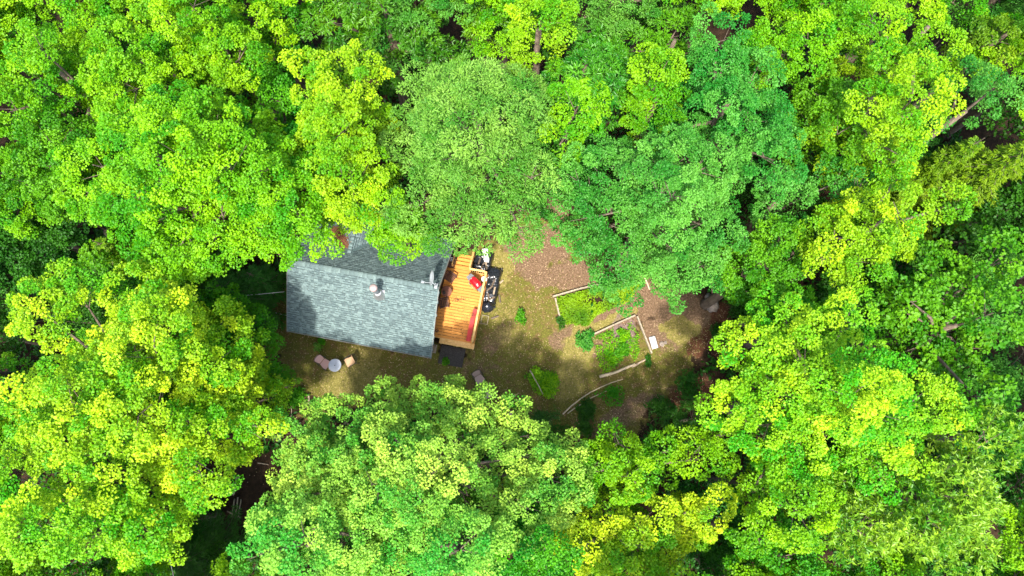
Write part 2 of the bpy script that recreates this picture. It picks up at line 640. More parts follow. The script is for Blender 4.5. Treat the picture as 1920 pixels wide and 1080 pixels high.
MB().box(((WX0 + WX1) / 2, (WY0 + WY1) / 2, 0.05), (WX1 - WX0 + 0.06, WY1 - WY0 + 0.06, 0.24)).build('foundation', M['stone'], cabin)
dr = MB().box((WX1 + 0.03, 3.1, 1.85), (0.05, 0.95, 2.05)).build('door', M['brownwood'], cabin)
MB().box((WX1 + 0.07, 3.45, 1.8), (0.05, 0.05, 0.12)).build('handle', M['galv'], dr)
for c, s in (((WX1 + 0.03, 5.3, 2.0), (0.05, 1.2, 1.1)), ((2.4, WY0 - 0.03, 1.7), (1.2, 0.05, 1.0)), ((5.6, WY0 - 0.03, 1.7), (1.2, 0.05, 1.0)), ((WX0 - 0.03, 3.4, 1.8), (0.05, 1.1, 1.0))):
    w_ = MB().box(c, s).build('window', M['trim'], cabin)
    s2 = [q - 0.14 if q > 0.1 else q + 0.02 for q in s]
    MB().box(c, s2).build('pane', M['glass'], w_)


def slope(name, frame, length, slen, seed, nsolo=0, wmin=0.10, wmax=0.24, s0=0):
    """one roof slope with its shingles; frame: X along eave, Y up the slope, Z out of the roof"""
    rg = random.Random(seed)
    sl = MB().box((length / 2, slen / 2, -0.07), (length, slen, 0.12)).build(name, M['sheath'], cabin)
    sl.matrix_local = frame
    exp = 0.142
    vs, fs, tn = [], [], []
    rows = int(slen / exp)
    solo = []
    protos = {}
    for r_ in range(rows):
        x = -0.03
        y = r_ * exp - 0.02
        while x < length + 0.02:
            w = rg.uniform(wmin, wmax)
            w = min(w, length + 0.03 - x)
            if w < 0.08: w = 0.08
            lift = rg.choice((0.0, 0.004, 0.008))
            drop = rg.uniform(-0.012, 0.012)
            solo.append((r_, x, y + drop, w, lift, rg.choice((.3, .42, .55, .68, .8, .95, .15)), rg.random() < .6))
            x += w + (0.022 if rg.random() < .3 else 0)
    mid = rows * 0.62
    order = sorted(range(len(solo)), key=lambda i: abs(solo[i][0] - mid))[:nsolo]
    pick = set(order)
    for i, (r_, x, y, w, lift, tn_, band) in enumerate(solo):
        if i in pick:
            key = (round(w / 0.03), lift, tn_, band)
            if key not in protos:
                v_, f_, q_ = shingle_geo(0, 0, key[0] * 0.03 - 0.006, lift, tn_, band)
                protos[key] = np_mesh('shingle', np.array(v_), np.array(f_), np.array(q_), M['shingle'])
            o = link('shingle', protos[key], sl)
            o.location = (x, y, 0)
        else:
            b = len(vs)
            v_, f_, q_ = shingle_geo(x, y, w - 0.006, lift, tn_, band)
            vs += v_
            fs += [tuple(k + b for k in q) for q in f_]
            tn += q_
    me_ = np_mesh('shingles', np.array(vs), np.array(fs), np.array(tn), M['shingle'])
    tag(link('shingles', me_, sl), kind='stuff')
    return sl


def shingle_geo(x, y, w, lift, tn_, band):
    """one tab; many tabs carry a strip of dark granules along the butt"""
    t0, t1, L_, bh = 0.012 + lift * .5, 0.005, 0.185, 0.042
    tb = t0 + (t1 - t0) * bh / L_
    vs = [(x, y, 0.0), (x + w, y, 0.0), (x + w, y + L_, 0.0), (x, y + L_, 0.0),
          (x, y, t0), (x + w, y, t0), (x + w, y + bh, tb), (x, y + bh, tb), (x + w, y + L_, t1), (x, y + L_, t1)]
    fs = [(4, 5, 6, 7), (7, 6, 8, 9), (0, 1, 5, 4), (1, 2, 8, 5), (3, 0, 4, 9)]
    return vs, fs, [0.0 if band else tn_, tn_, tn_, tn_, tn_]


cp, sp_ = math.cos(PITCH), math.sin(PITCH)
FS = Matrix(((1, 0, 0, 0), (0, cp, -sp_, 0), (0, sp_, cp, ZE), (0, 0, 0, 1)))
FN = Matrix(((-1, 0, 0, LEN), (0, -cp, sp_, 2 * HALF), (0, sp_, cp, ZE), (0, 0, 0, 1)))
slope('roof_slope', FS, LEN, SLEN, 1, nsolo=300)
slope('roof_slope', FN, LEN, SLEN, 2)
# cross gable on the north side
DT = (2.95, 4.84, ZR - (4.84 - HALF) * (ZR - ZE) / HALF)
k45 = math.atan((ZR - ZE) / HALF)
ck, sk = math.cos(k45), math.sin(k45)
DW, DL = 1.75, 3.0
dsl = DW / ck
# east slope: X runs south->... right handed: X along +n reversed
FE = Matrix(((0, -ck, sk, DT[0] + DW), (1, 0, 0, DT[1] - 0.02), (0, sk, ck, DT[2] - DW * math.tan(k45)), (0, 0, 0, 1)))
FW = Matrix(((0, ck, -sk, DT[0] - DW), (-1, 0, 0, DT[1] + DL - 0.02), (0, sk, ck, DT[2] - DW * math.tan(k45)), (0, 0, 0, 1)))
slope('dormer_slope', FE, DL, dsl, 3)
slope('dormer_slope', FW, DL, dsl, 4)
cap = MB()
for i in range(int(DL / 0.2)):
    y0 = DT[1] - 0.05 + i * 0.2
    cap.box((DT[0], y0 + 0.1, DT[2] + 0.035 - 0.01 * (i % 2)), (0.22, 0.23, 0.02))
link('ridge_cap', np_mesh('ridge_cap', np.array(cap.v), np.array(cap.f), np.full(len(cap.f), .6), M['shingle']), cabin)
MB().prism([(DT[0] - DW + .25, DT[2] - DW * math.tan(k45) - .6), (DT[0] + DW - .25, DT[2] - DW * math.tan(k45) - .6), (DT[0] + DW - .25, DT[2] - DW * math.tan(k45) + .05), (DT[0], DT[2] - .15), (DT[0] - DW + .25, DT[2] - DW * math.tan(k45) + .05)],
           -0.05, 0.05, Matrix(((1, 0, 0, 0), (0, 0, -1, DT[1] + DL - 0.35), (0, 1, 0, 0), (0, 0, 0, 1)))).build('dormer_gable', M['siding'], cabin)
zv = lambda d: DT[2] - d * math.tan(k45)
MB().bar((DT[0] + 0.10, DT[1] + 0.10, zv(0.1) + 0.04), (DT[0] + 1.7, DT[1] + 1.7, zv(1.7) + 0.04), 0.16, 0.025).build('valley_flashing', M['flash'], cabin)
MB().bar((DT[0] - 0.10, DT[1] + 0.10, zv(0.1) + 0.04), (DT[0] - 1.7, DT[1] + 1.7, zv(1.7) + 0.04), 0.10, 0.025).build('valley_flashing', M['flash'], cabin)
# main ridge cap pieces
rg = random.Random(5)
th_ = .15 * math.tan(PITCH)
cv = np.array([(0, -.15, -th_), (0, 0, 0), (0, .15, -th_), (.31, -.15, -th_ - .015), (.31, 0, -.015), (.31, .15, -th_ - .015), (0, -.15, -th_ - .02), (0, .15, -th_ - .02), (0, 0, -.02)])
cf = np.array([(0, 3, 4, 1), (1, 4, 5, 2), (0, 1, 8, 6), (1, 2, 7, 8)])
capm = [np_mesh('ridge_cap', cv, cf, np.full(4, q_), M['shingle']) for q_ in (.45, .6, .75, .9)]
for i in range(int(LEN / 0.25) + 1):
    o = link('ridge_cap', capm[rg.randrange(4)], cabin)
    o.location = (min(i * 0.25, LEN - 0.3), HALF, ZR + 0.045)
# rake and eave boards
for x in (-0.025, LEN + 0.025):
    MB().bar((x, -0.03, ZE - 0.11), (x, HALF - 0.01, ZR - 0.10), 0.04, 0.17).build('rake_board', M['trim'], cabin)
    MB().bar((x, 2 * HALF + 0.03, ZE - 0.11), (x, HALF + 0.01, ZR - 0.10), 0.04, 0.17).build('rake_board', M['trim'], cabin)
for y in (-0.05, 2 * HALF + 0.05):
    MB().box((LEN / 2, y, ZE - 0.12), (LEN + 0.08, 0.035, 0.16)).build('eave_board', M['trim'], cabin)
# stove pipe
cb = (5.25, 2.73)
cz = ZE + cb[1] * (ZR - ZE) / HALF
ch = MB().lathe([(0.15, -0.3), (0.15, 1.5)], (cb[0], cb[1], cz), 18).build('chimney', mat('pipegrey', (0.16, 0.18, 0.20), 0.5, metal=0.3, var=0.2), cabin, True)
MB().lathe([(0.37, -0.16), (0.36, -0.05), (0.26, 0.22), (0.19, 0.34), (0.17, 0.36)], (cb[0], cb[1], cz), 20).build('flashing_cone', M['galv'], ch, True)
fm = MB().box((0, 0, 0.03), (0.62, 0.6, 0.012))
fo = fm.build('flashing_plate', M['galv'], ch)
fo.matrix_local = Matrix.Translation((cb[0], cb[1], cz)) @ Matrix.Rotation(PITCH, 4, 'X')
MB().lathe([(0.25, 0.42), (0.24, 0.45), (0.17, 0.52), (0.15, 0.52)], (cb[0], cb[1], cz), 20).build('storm_collar', M['galv'], ch, True)
MB().lathe([(0.16, 1.42), (0.215, 1.46), (0.215, 1.58), (0.22, 1.60), (0.205, 1.66), (0.13, 1.71), (0.02, 1.73)], (cb[0], cb[1], cz), 22).build('cap', M['copper'], ch, True)

# dry needles lying in the west valley of the cross gable
r = np.random.RandomState(3)
n = 1500
t = 0.25 + r.beta(1.4, 1.2, n) * 1.25
off = r.normal(0, 0.11, n)
pu = DT[0] - t + off
pn = DT[1] + t + off * 0.6 + r.normal(0, .06, n)
zmain = ZR - (pn - HALF) * math.tan(PITCH)
zdorm = DT[2] - np.abs(pu - DT[0]) * math.tan(k45)
pz = np.maximum(zmain, zdorm) + 0.03 + r.rand(n) * 0.06
P = np.stack([pu, pn, pz], 1)
me_ = leaves('needle_litter', P, r.normal(0, 1, (n, 3)) * [1, 1, .25], r.normal(0, .4, (n, 3)) + [0, 0, 1], 0.14, 0.035, r.rand(n), M['needle'])
o = link('needle_litter', me_)
o.location = ORG
o.rotation_euler = (0, 0, YAW)
tag(o, 'orange-brown dry needles heaped in the roof valley', 'needles', kind='stuff')

# satellite dish on the east end of the ridge
sd_ = empty('satellite_dish', W(8.28, 3.62, ZR), YAW)
tag(sd_, 'grey satellite dish on a bent mast at the east ridge end', 'satellite dish')
MB().tube([(0.08, 0.0, 0.03), (0.08, 0, 0.32), (0.02, 0.0, 0.52), (-0.05, 0.05, 0.62)], 0.028, 8).build('mast', M['dishgrey'], sd_, True)
MB().box((0.08, 0.0, 0.055), (0.16, 0.3, 0.03)).build('foot', M['dishgrey'], sd_)
MB().tube([(0.08, 0.02, 0.3), (0.2, 0.25, -0.08)], 0.014, 6).build('brace', M['dishgrey'], sd_)
rf = MB()
rings, seg = 5, 20
b = []
for i in range(rings + 1):
    q = i / rings
    for k in range(seg):
        a = 2 * math.pi * k / seg
        rf.v.append((0.36 * q * math.cos(a), 0.42 * q * math.sin(a), 0.10 * q * q))
for i in range(rings):
    for k in range(seg):
        k2 = (k + 1) % seg
        rf.f.append((i * seg + k, i * seg + k2, (i + 1) * seg + k2, (i + 1) * seg + k))
ro = rf.build('reflector', M['dishgrey'], sd_, True)
so = ro.modifiers.new('thick', 'SOLIDIFY')
so.thickness = 0.02
ro.matrix_local = Matrix.Translation((-0.05, 0.28, 0.68)) @ Matrix.Rotation(R(10), 4, 'Z') @ Matrix.Rotation(R(-66), 4, 'Y')
MB().tube([(-0.03, 0.05, 0.6), (-0.35, 0.0, 0.55), (-0.55, -0.02, 0.62)], 0.02, 6).build('feed_arm', M['dishgrey'], sd_, True)
MB().tube([(-0.52, -0.02, 0.6), (-0.66, -0.03, 0.66)], [0.07, 0.085], 10).build('receiver', M['dishgrey'], sd_)

# ------------------------------------------------------------------ deck
DZ = 0.80
deck = empty('deck', ORG, YAW)
tag(deck, 'orange stained timber deck with railing along the cabin gable', 'deck')
bw = 0.183
bm_full = MB().box((0, 0, 0), (2.62, bw - 0.024, 0.045)).mesh('deck_board', M['deckwood'])
n0, nb = 1.42, 24
for i in range(nb):
    o = link('deck_board', bm_full, deck)
    o.location = (8.06 + 1.31 + rnd.uniform(-.008, .008), n0 + (i + .5) * bw, DZ - 0.0225 + rnd.uniform(-.003, .003))
nt_ = n0 + nb * bw
# skirt and joists
MB().box((9.37, n0 + 0.012, DZ - 0.17), (2.6, 0.035, 0.22)).build('rim_joist', M['railwood'], deck)
MB().box((10.655, (n0 + nt_) / 2, DZ - 0.17), (0.035, nt_ - n0 - .06, 0.22)).build('rim_joist', M['railwood'], deck)
MB().box((9.37, nt_ - 0.012, DZ - 0.17), (2.6, 0.035, 0.22)).build('rim_joist', M['railwood'], deck)
for x in (8.6, 9.2, 9.8, 10.3):
    MB().box((x, (n0 + nt_) / 2, DZ - 0.16), (0.04, nt_ - n0 - .08, 0.19)).build('joist', M['railwood'], deck)
pm = MB().box((0, 0, 0.28), (0.1, 0.1, 0.62)).mesh('support_post', M['railwood'])
for x, y in ((8.25, 1.6), (10.55, 1.6), (10.55, 3.6), (10.55, 5.6), (8.25, 5.6), (9.4, 1.6)):
    link('support_post', pm, deck).location = (x, y, 0.0)
# south step, two boards
sm = MB().box((0, 0, 0), (2.16, 0.155, 0.045)).mesh('step_board', M['railwood'])
for i in range(2):
    link('step_board', sm, deck).location = (9.62, 1.10 + .08 + i * 0.163, DZ - 0.13)
for x in (8.6, 9.6, 10.6):
    MB().box((x, 1.26, 0.32), (0.05, 0.26, 0.64)).build('step_support', M['railwood'], deck)
# north stairs
tm = MB().box((0, 0, 0), (0.98, 0.27, 0.045)).mesh('stair_tread', M['deckwood'])
for i in range(4):
    link('stair_tread', tm, deck).location = (9.02, nt_ + 0.15 + i * 0.28, DZ - 0.10 - i * 0.17)
for x in (8.50, 9.54):
    MB().bar((x, nt_ + 0.02, DZ - 0.15), (x, nt_ + 1.25, 0.02), 0.045, 0.24).build('stringer', M['railwood'], deck)
# railing
RH = 0.92


def rail(a, b, gap=0.125):
    a, b = Vector(a), Vector(b)
    d = (b - a)
    L_ = d.length
    up = Vector((0, 0, RH))
    MB().bar(a + up, b + up, 0.12, 0.038).build('top_rail', M['railwood'], deck)
    MB().bar(a + Vector((0, 0, .1)), b + Vector((0, 0, .1)), 0.04, 0.07).build('bottom_rail', M['railwood'], deck)
    k = max(2, int(L_ / gap))
    for i in range(1, k):
        p = a + d * (i / k)
        o = link('baluster', bal, deck)
        o.location = p + Vector((0, 0, 0.5))
    for p in (a, b):
        o = link('rail_post', post, deck)
        o.location = p + Vector((0, 0, 0.33))


bal = MB().box((0, 0, 0), (0.036, 0.036, 0.78)).mesh('baluster', M['railwood'])
post = MB().box((0, 0, 0), (0.085, 0.085, 1.12)).mesh('rail_post', M['railwood'])
rail((10.60, 1.46, DZ), (10.60, nt_ - 0.05, DZ))
rail((9.60, nt_ - 0.05, DZ), (10.50, nt_ - 0.05, DZ))
rail((9.56, nt_ + 0.06, DZ), (9.56, nt_ + 1.15, DZ - 0.45))
MB().bar((8.47, nt_ + 0.06, DZ + RH), (8.47, nt_ + 1.15, DZ - 0.45 + RH), 0.07, 0.038).build('top_rail', M['railwood'], deck)
link('rail_post', post, deck).location = (8.47, nt_ + 0.06, DZ + .35)
link('rail_post', post, deck).location = (8.47, nt_ + 1.15, DZ - .1)


# ---- things on the deck
def slat_chair(px, py, rz, label):
    c = at(px, py, DZ + 0.3)
    t = empty('deck_chair', (c.x, c.y, DZ), rz)
    t.scale = (.82, .82, .9)
    tag(t, label, 'chair', 'brown slatted chairs on the deck')
    for i in range(5):
        y = -0.25 + i * 0.115
        MB().box((0, y, 0.40 - .012 * i), (0.58, 0.088, 0.022)).build('seat_slat', M['brownwood'], t)
    for i in range(5):
        x = -0.21 + i * 0.105
        MB().bar((x, 0.25, 0.36), (x * 1.12, 0.50, 0.86 - 0.03 * abs(i - 2)), 0.088, 0.02, (0, -1, .4)).build('back_slat', M['brownwood'], t)
    for s in (-1, 1):
        MB().bar((s * 0.33, -0.30, 0.56), (s * 0.33, 0.36, 0.56), 0.10, 0.025).build('armrest', M['brownwood'], t)
        MB().box((s * 0.31, -0.24, 0.275), (0.05, 0.07, 0.55)).build('leg', M['brownwood'], t)
        MB().bar((s * 0.31, 0.42, 0.0), (s * 0.31, 0.28, 0.55), 0.05, 0.07).build('leg', M['brownwood'], t)
        MB().bar((s * 0.285, -0.26, 0.35), (s * 0.285, 0.3, 0.30), 0.03, 0.08).build('seat_rail', M['brownwood'], t)
    MB().bar((-0.3, 0.34, 0.56), (0.3, 0.34, 0.56), 0.05, 0.03).build('crosspiece', M['brownwood'], t)
    return t


slat_chair(846, 521, R(54), 'brown slatted wooden chair on the deck above the round table')
slat_chair(834, 568, R(99), 'brown slatted wooden chair on the deck below the round table')
c = at(837, 546, DZ + 0.5)
tb = empty('round_table', (c.x, c.y, DZ))
tag(tb, 'round red-brown table between the two slatted deck chairs', 'table')
MB().lathe([(0.32, 0.47), (0.335, 0.48), (0.335, 0.505), (0.32, 0.515)], n=28).build('table_top', M['redbrown'], tb)
for k in range(4):
    a = R(45 + 90 * k)
    MB().bar((0.26 * math.cos(a), 0.26 * math.sin(a), 0.0), (0.2 * math.cos(a), 0.2 * math.sin(a), 0.47), 0.045, 0.045).build('leg', M['redbrown'], tb)
c = at(833, 549, DZ + 0.55)
lt = empty('lantern', (c.x, c.y, DZ + 0.515), R(20))
tag(lt, 'small black lantern standing on the round deck table', 'lantern')
MB().box((0, 0, 0.012), (0.15, 0.15, 0.024)).build('base', M['blackmetal'], lt)
for x in (-1, 1):
    for y in (-1, 1):
        MB().box((x * .06, y * .06, 0.125), (0.014, 0.014, 0.2)).build('corner_post', M['blackmetal'], lt)
MB().box((0, 0, 0.125), (0.1, 0.1, 0.19)).build('pane', M['glass'], lt)
MB().box((0, 0, 0.265), (0.17, 0.17, 0.08), taper=0.3).build('roof', M['blackmetal'], lt)


def pot(name, px, py, z, r_, h, m, label, plant=None, cat='pot'):
    c = at(px, py, z + h)
    t = empty(name, (c.x, c.y, z))
    tag(t, label, cat)
    MB().lathe([(r_ * 0.7, 0), (r_ * 0.95, h * .85), (r_, h * .85), (r_, h), (r_ * .88, h), (r_ * .86, h * .9)], n=18).build('pot', m, t, True)
    if plant:
        q = np.random.RandomState(int(px))
        k = 90
        d = norm(q.normal(0, 1, (k, 3)) * [1, 1, .5] + [0, 0, .7])
        link('foliage', leaves('foliage', np.array([[0, 0, h * .9]]) + d * q.rand(k, 1) * r_ * 1.1, d, q.normal(0, 1, (k, 3)) + [0, 0, 1], 0.11, 0.06, q.rand(k), LF[plant]), t)
    return t


pot('flower_pot', 825.5, 545, DZ, 0.13, 0.22, M['potclay'], 'clay pot with a small plant against the cabin wall beside the table', 'grey')
c = at(846, 491, DZ + .4)
sb = empty('storage_box', (c.x, c.y, DZ), YAW)
tag(sb, 'dark brown wooden storage box on the deck left of the stairs', 'box')
MB().box((0, 0, 0.2), (0.42, 0.6, 0.4)).build('body', M['brownwood'], sb)
MB().box((0, 0, 0.42), (0.46, 0.64, 0.04)).build('lid', M['brownwood'], sb)
c = at(847, 486.5, DZ + .6)
bk = empty('bucket', (c.x, c.y, DZ + 0.44))
tag(bk, 'small grey bucket standing on the dark storage box', 'bucket')
MB().lathe([(0.09, 0), (0.12, 0.2), (0.13, 0.2), (0.13, 0.21), (0.11, 0.21), (0.09, 0.05)], n=18).build('body', M['galv'], bk, True)
MB().tube([(-0.12, 0, 0.2), (-0.09, 0.06, 0.26), (0, 0.09, 0.28), (0.09, 0.06, 0.26), (0.12, 0, 0.2)], 0.006, 5).build('handle', M['blackmetal'], bk)

# grill
c = at(892, 530, DZ + 0.9)
gr = empty('grill', (c.x, c.y, DZ), R(-48))
tag(gr, 'barbecue grill with glossy red lid and grey side shelves', 'grill')
g = MB()
nseg, nl = 12, 9
pr = []
for i in range(nl):
    q = i / (nl - 1)
    x = -0.36 + 0.72 * q
    rr = 0.25 * (1 - 0.28 * abs(2 * q - 1) ** 4)
    for k in range(nseg + 1):
        a = math.pi * k / nseg
        g.v.append((x, rr * math.cos(a), 0.86 + rr * 0.95 * math.sin(a)))
for i in range(nl - 1):
    for k in range(nseg):
        o_ = i * (nseg + 1) + k
        g.f.append((o_, o_ + 1, o_ + nseg + 2, o_ + nseg + 1))
g.f.append(tuple(range(nseg + 1)))
g.f.append(tuple(reversed(range((nl - 1) * (nseg + 1), nl * (nseg + 1)))))
ld = g.build('lid', M['grillred'], gr, True)
MB().tube([(-0.26, -0.27, 0.93), (-0.26, -0.33, 0.95), (0.26, -0.33, 0.95), (0.26, -0.27, 0.93)], 0.022, 8).build('handle', M['galv'], ld)
MB().lathe([(0.035, 0), (0.035, 0.012)], (0.18, -0.02, 1.098), 14).build('thermometer', M['white'], ld)
g = MB()
for i, x in enumerate((-0.36, 0.36)):
    for k in range(nseg + 1):
        a = math.pi * k / nseg
        g.v.append((x, 0.235 * math.cos(a), 0.85 - 0.22 * math.sin(a)))
for k in range(nseg):
    g.f.append((k, k + 1, nseg + 2 + k, nseg + 1 + k))
g.f += [tuple(range(nseg + 1)), tuple(reversed(range(nseg + 1, 2 * nseg + 2))), (0, nseg + 1, 2 * nseg + 1, nseg)]
g.build('firebox', M['blackmetal'], gr)
for s in (-1, 1):
    MB().prism([(s * 0.37, -0.22), (s * 0.37, 0.22), (s * 0.62, 0.18), (s * 0.66, 0.10), (s * 0.66, -0.14), (s * 0.62, -0.2)][::s], 0.80, 0.84).build('side_shelf', M['shelfgrey'], gr)
    for y in (-1, 1):
        MB().box((s * 0.3, y * 0.19, 0.36), (0.035, 0.035, 0.72)).build('leg', M['blackmetal'], gr)
MB().box((0, 0, 0.16), (0.58, 0.36, 0.02)).build('bottom_shelf', M['blackmetal'], gr)
MB().tube([(-0.345, -0.24, 0.08), (-0.345, -0.2, 0.08)], 0.08, 14).build('wheel', M['blackmetal'], gr)
MB().tube([(-0.345, 0.2, 0.08), (-0.345, 0.24, 0.08)], 0.08, 14).build('wheel', M['blackmetal'], gr)

c = at(907.5, 522.5, DZ + 0.55)
st = empty('stool', (c.x, c.y, DZ))
tag(st, 'white round bucket with lid in the railing corner by the grill', 'bucket')
MB().lathe([(0.13, 0), (0.155, 0.38), (0.16, 0.38), (0.16, 0.40)], n=22).build('body', M['white'], st, True)
MB().lathe([(0.17, 0.39), (0.175, 0.43), (0.14, 0.435), (0.13, 0.425)], n=22).build('lid', M['white'], st)
MB().tube([(-0.165, 0, 0.34), (-0.12, 0.1, 0.28), (0, 0.17, 0.25), (0.12, 0.1, 0.28), (0.165, 0, 0.34)], 0.006, 5).build('handle', M['galv'], st)
st.name = 'lidded_bucket'

# red bench along the rail
bp = empty('bench', W(10.33, 2.45, DZ), YAW)
tag(bp, 'long narrow red bench along the deck railing', 'bench')
for y0, y1, w_, xo in ((-0.98, 0.48, 0.27, -0.02), (0.50, 1.03, 0.24, 0.03)):
    MB().box((xo, (y0 + y1) / 2, 0.42), (w_, y1 - y0, 0.045)).build('seat', M['benchred'], bp)
for y in (-0.75, 0.1, 0.8):
    for s in (-1, 1):
        MB().box((s * 0.09, y, 0.20), (0.04, 0.06, 0.40)).build('leg', M['benchred'], bp)
r = np.random.RandomState(9)
n = 60
q = r.normal(0, 1, (n, 3)) * [.16, .07, .01]
o = link('dry_twigs', leaves('dry_twigs', q + [0, 0, .012], r.normal(0, 1, (n, 3)) * [1, 1, .15], r.normal(0, .3, (n, 3)) + [0, 0, 1], 0.10, 0.02, r.rand(n), M['brownwood']))
o.location = W(10.33, 3.08, DZ + 0.455)
tag(o, 'dark dry twigs lying across the red bench', 'twigs', kind='stuff')
r = np.random.RandomState(10)
Ps = []
for px, py, sx, sy, k in ((858, 561, .5, .10, 70), (818, 620, .16, .10, 40), (832, 640, .1, .06, 14), (866, 600, .9, 1.2, 40), (850, 600, .8, 1.4, 40)):
    c = at(px, py, DZ)
    Ps.append(np.stack([c.x + r.normal(0, 1, k) * sx * .6, c.y + r.normal(0, 1, k) * sy * .6, np.full(k, DZ + .008)], 1))
P = np.concatenate(Ps)
loc_u = ((P - np.array(ORG)) @ np.array(UX))
loc_n = ((P - np.array(ORG)) @ np.array(NX))
P = P[(loc_u > 8.1) & (loc_u < 10.2) & (loc_n > 1.5) & (loc_n < 5.7)]
n = len(P)
o = link('leaf_debris', leaves('leaf_debris', P, r.normal(0, 1, (n, 3)) * [1, 1, .1], r.normal(0, .3, (n, 3)) + [0, 0, 1], 0.075, 0.04, r.rand(n), M['brownwood']))
tag(o, 'small dark dry leaves scattered on the deck boards', 'leaves', kind='stuff')

# ------------------------------------------------------------------ beside the deck
def crumple(name, parent, lx, ly, h, seed, m, rz=0.0, rough=1.0):
    """sheet of plastic lying crumpled over a heap"""
    nx, ny = int(lx / .06), int(ly / .06)
    x = np.linspace(-lx / 2, lx / 2, nx)
    y = np.linspace(-ly / 2, ly / 2, ny)
    A, B_ = np.meshgrid(x, y)
    e = (2 * A / lx) ** 4 + (2 * B_ / ly) ** 4
    z = h * np.clip(1 - e, 0, 1) ** 0.45
    f1 = np.abs(vnoise(A + 20, B_ + 20, .34, seed) - .5)
    f2 = np.abs(vnoise(A * .8 + B_ * .6 + 20, B_ - A * .5 + 20, .15, seed + 1) - .5)
    z = z * (.75 + .5 * vnoise(A + 9, B_ + 9, .5, seed + 2)) + rough * (.24 * f1 + .16 * f2) - .05
    z = np.maximum(z, 0.012 + 0.02 * f2)
    ax_ = A * (1 + .12 * (vnoise(A + 5, B_ + 5, .4, seed + 4) - .5)) + .1 * (vnoise(B_ + 5, A + 5, .3, seed + 5) - .5)
    ay_ = B_ * (1 + .12 * (vnoise(B_ + 5, A + 5, .4, seed + 6) - .5)) + .1 * (vnoise(A + 7, B_ + 5, .3, seed + 7) - .5)
    F = np.stack([(np.arange(ny - 1)[:, None] * nx + np.arange(nx - 1)[None, :]).ravel() + o_ for o_ in (0, 1, nx + 1, nx)], 1)
    me_ = np_mesh(name, np.stack([ax_.ravel(), ay_.ravel(), z.ravel()], 1), F, None, m)
    o_ = link(name, me_, parent)
    md = o_.modifiers.new('thick', 'SOLIDIFY')
    md.thickness = 0.006
    return o_


t = crumple('tarp', None, 1.2, 1.45, 0.45, 21, M['plastic'])
p = gp(906, 491)
t.location = p
t.rotation_euler = (0, 0, YAW)
tag(t, 'crumpled black plastic tarp heaped beside the deck stairs', 'tarp', 'black tarps beside the deck')
t = crumple('tarp', None, 1.05, 2.6, 0.5, 31, M['plastic'])
p = gp(921, 537)
t.location = p
t.rotation_euler = (0, 0, YAW)
tag(t, 'long crumpled black tarp over firewood along the deck railing', 'tarp', 'black tarps beside the deck')
t = crumple('plastic_sheet', None, 0.32, 0.85, 0.02, 41, M['white'], rough=.5)
p = gp(911.5, 484)
t.location = (p.x, p.y, 0.56)
t.rotation_euler = (R(6), R(-4), R(8))
tag(t, 'torn white plastic sheet lying on the black tarp', 'plastic sheet')
# tied bin bag
p = gp(914, 577)
bgm = MB()
n_, m_ = 22, 14
for i in range(m_ + 1):
    th_ = math.pi * i / m_
    for k in range(n_):
        a = 2 * math.pi * k / n_
        wob = 1 + 0.10 * math.sin(5 * a + 3 * th_) + 0.07 * math.sin(9 * a - 4 * th_) + 0.05 * math.sin(14 * a + 7 * th_)
        rr = math.sin(th_) * wob
        z = math.cos(th_)
        bgm.v.append((0.40 * rr * math.cos(a), 0.36 * rr * math.sin(a), 0.33 + (0.33 * z if z < .6 else 0.33 * z + .25 * (z - .6) * 1.0)))
for i in range(m_):
    for k in range(n_):
        k2 = (k + 1) % n_
        bgm.f.append((i * n_ + k, (i + 1) * n_ + k, (i + 1) * n_ + k2, i * n_ + k2))
o = bgm.build('rubbish_bag', M['bagblack'], None, True)
o.location = (p.x, p.y, p.z)
tag(o, 'round shiny black rubbish bag below the deck railing', 'rubbish bag')
# split logs on and beside the tarps
logs = []
for k in range(3):
    rr = random.Random(k)
    lg = MB().tube([(-0.24, 0, 0), (-0.1, .01, 0), (0.1, 0, .01), (0.24, 0.005, 0)], [0.055, 0.06, 0.058, 0.05], 7)
    logs.append(lg.mesh('firewood_log', M['deadwood' if k == 2 else 'bark']))
for i, (px, py, z, a, ti, lab) in enumerate((
        (899, 490, .60, 75, 5, 'leftmost split log on the tarp heap beside the deck stairs'),
        (905, 498, .55, 60, -4, 'middle split log on the tarp heap beside the deck stairs'),
        (912, 498, .58, 100, 3, 'rightmost split log on the tarp heap beside the deck stairs'),
        (925, 531, .62, 70, 4, 'uppermost split log on the long tarp'),
        (918, 541, .62, 40, -5, 'split log lying slanted on the middle of the long tarp at left'),
        (927, 545, .55, 80, 6, 'split log on the right side of the long tarp'),
        (916, 557, .60, 95, 2, 'split log on the lower left end of the long tarp'),
        (922, 560, .55, 30, -6, 'lowest split log on the long tarp'),
        (938, 530, .08, 40, 0, 'short split log on the ground right of the long tarp'),
        (928, 595, .08, 20, 0, 'short split log on the ground below the rubbish bag'),
        (937, 560, .08, 100, 0, 'short split log on the ground at the lower right of the long tarp'),
        (926, 507, .10, 60, 0, 'short split log on the ground between the two tarps'))):
    c = at(px, py, z)
    o = link('firewood_log', logs[i % 3])
    o.location = c
    o.rotation_euler = (0, R(ti), R(a))
    tag(o, lab, 'log', 'split logs beside the deck')
fr = empty('wooden_frame', gp(909, 600), YAW)
tag(fr, 'small pale wooden frame on the ground below the rubbish bag', 'frame')
for a, b_ in (((-.2, -.28), (-.2, .28)), ((.2, -.28), (.2, .28)), ((-.2, .26), (.2, .26)), ((-.2, -.26), (.2, -.26))):
    MB().bar((*a, .05), (*b_, .05 if a[0] == b_[0] else .095), 0.03, 0.04).build('rail', M['palewood'], fr)
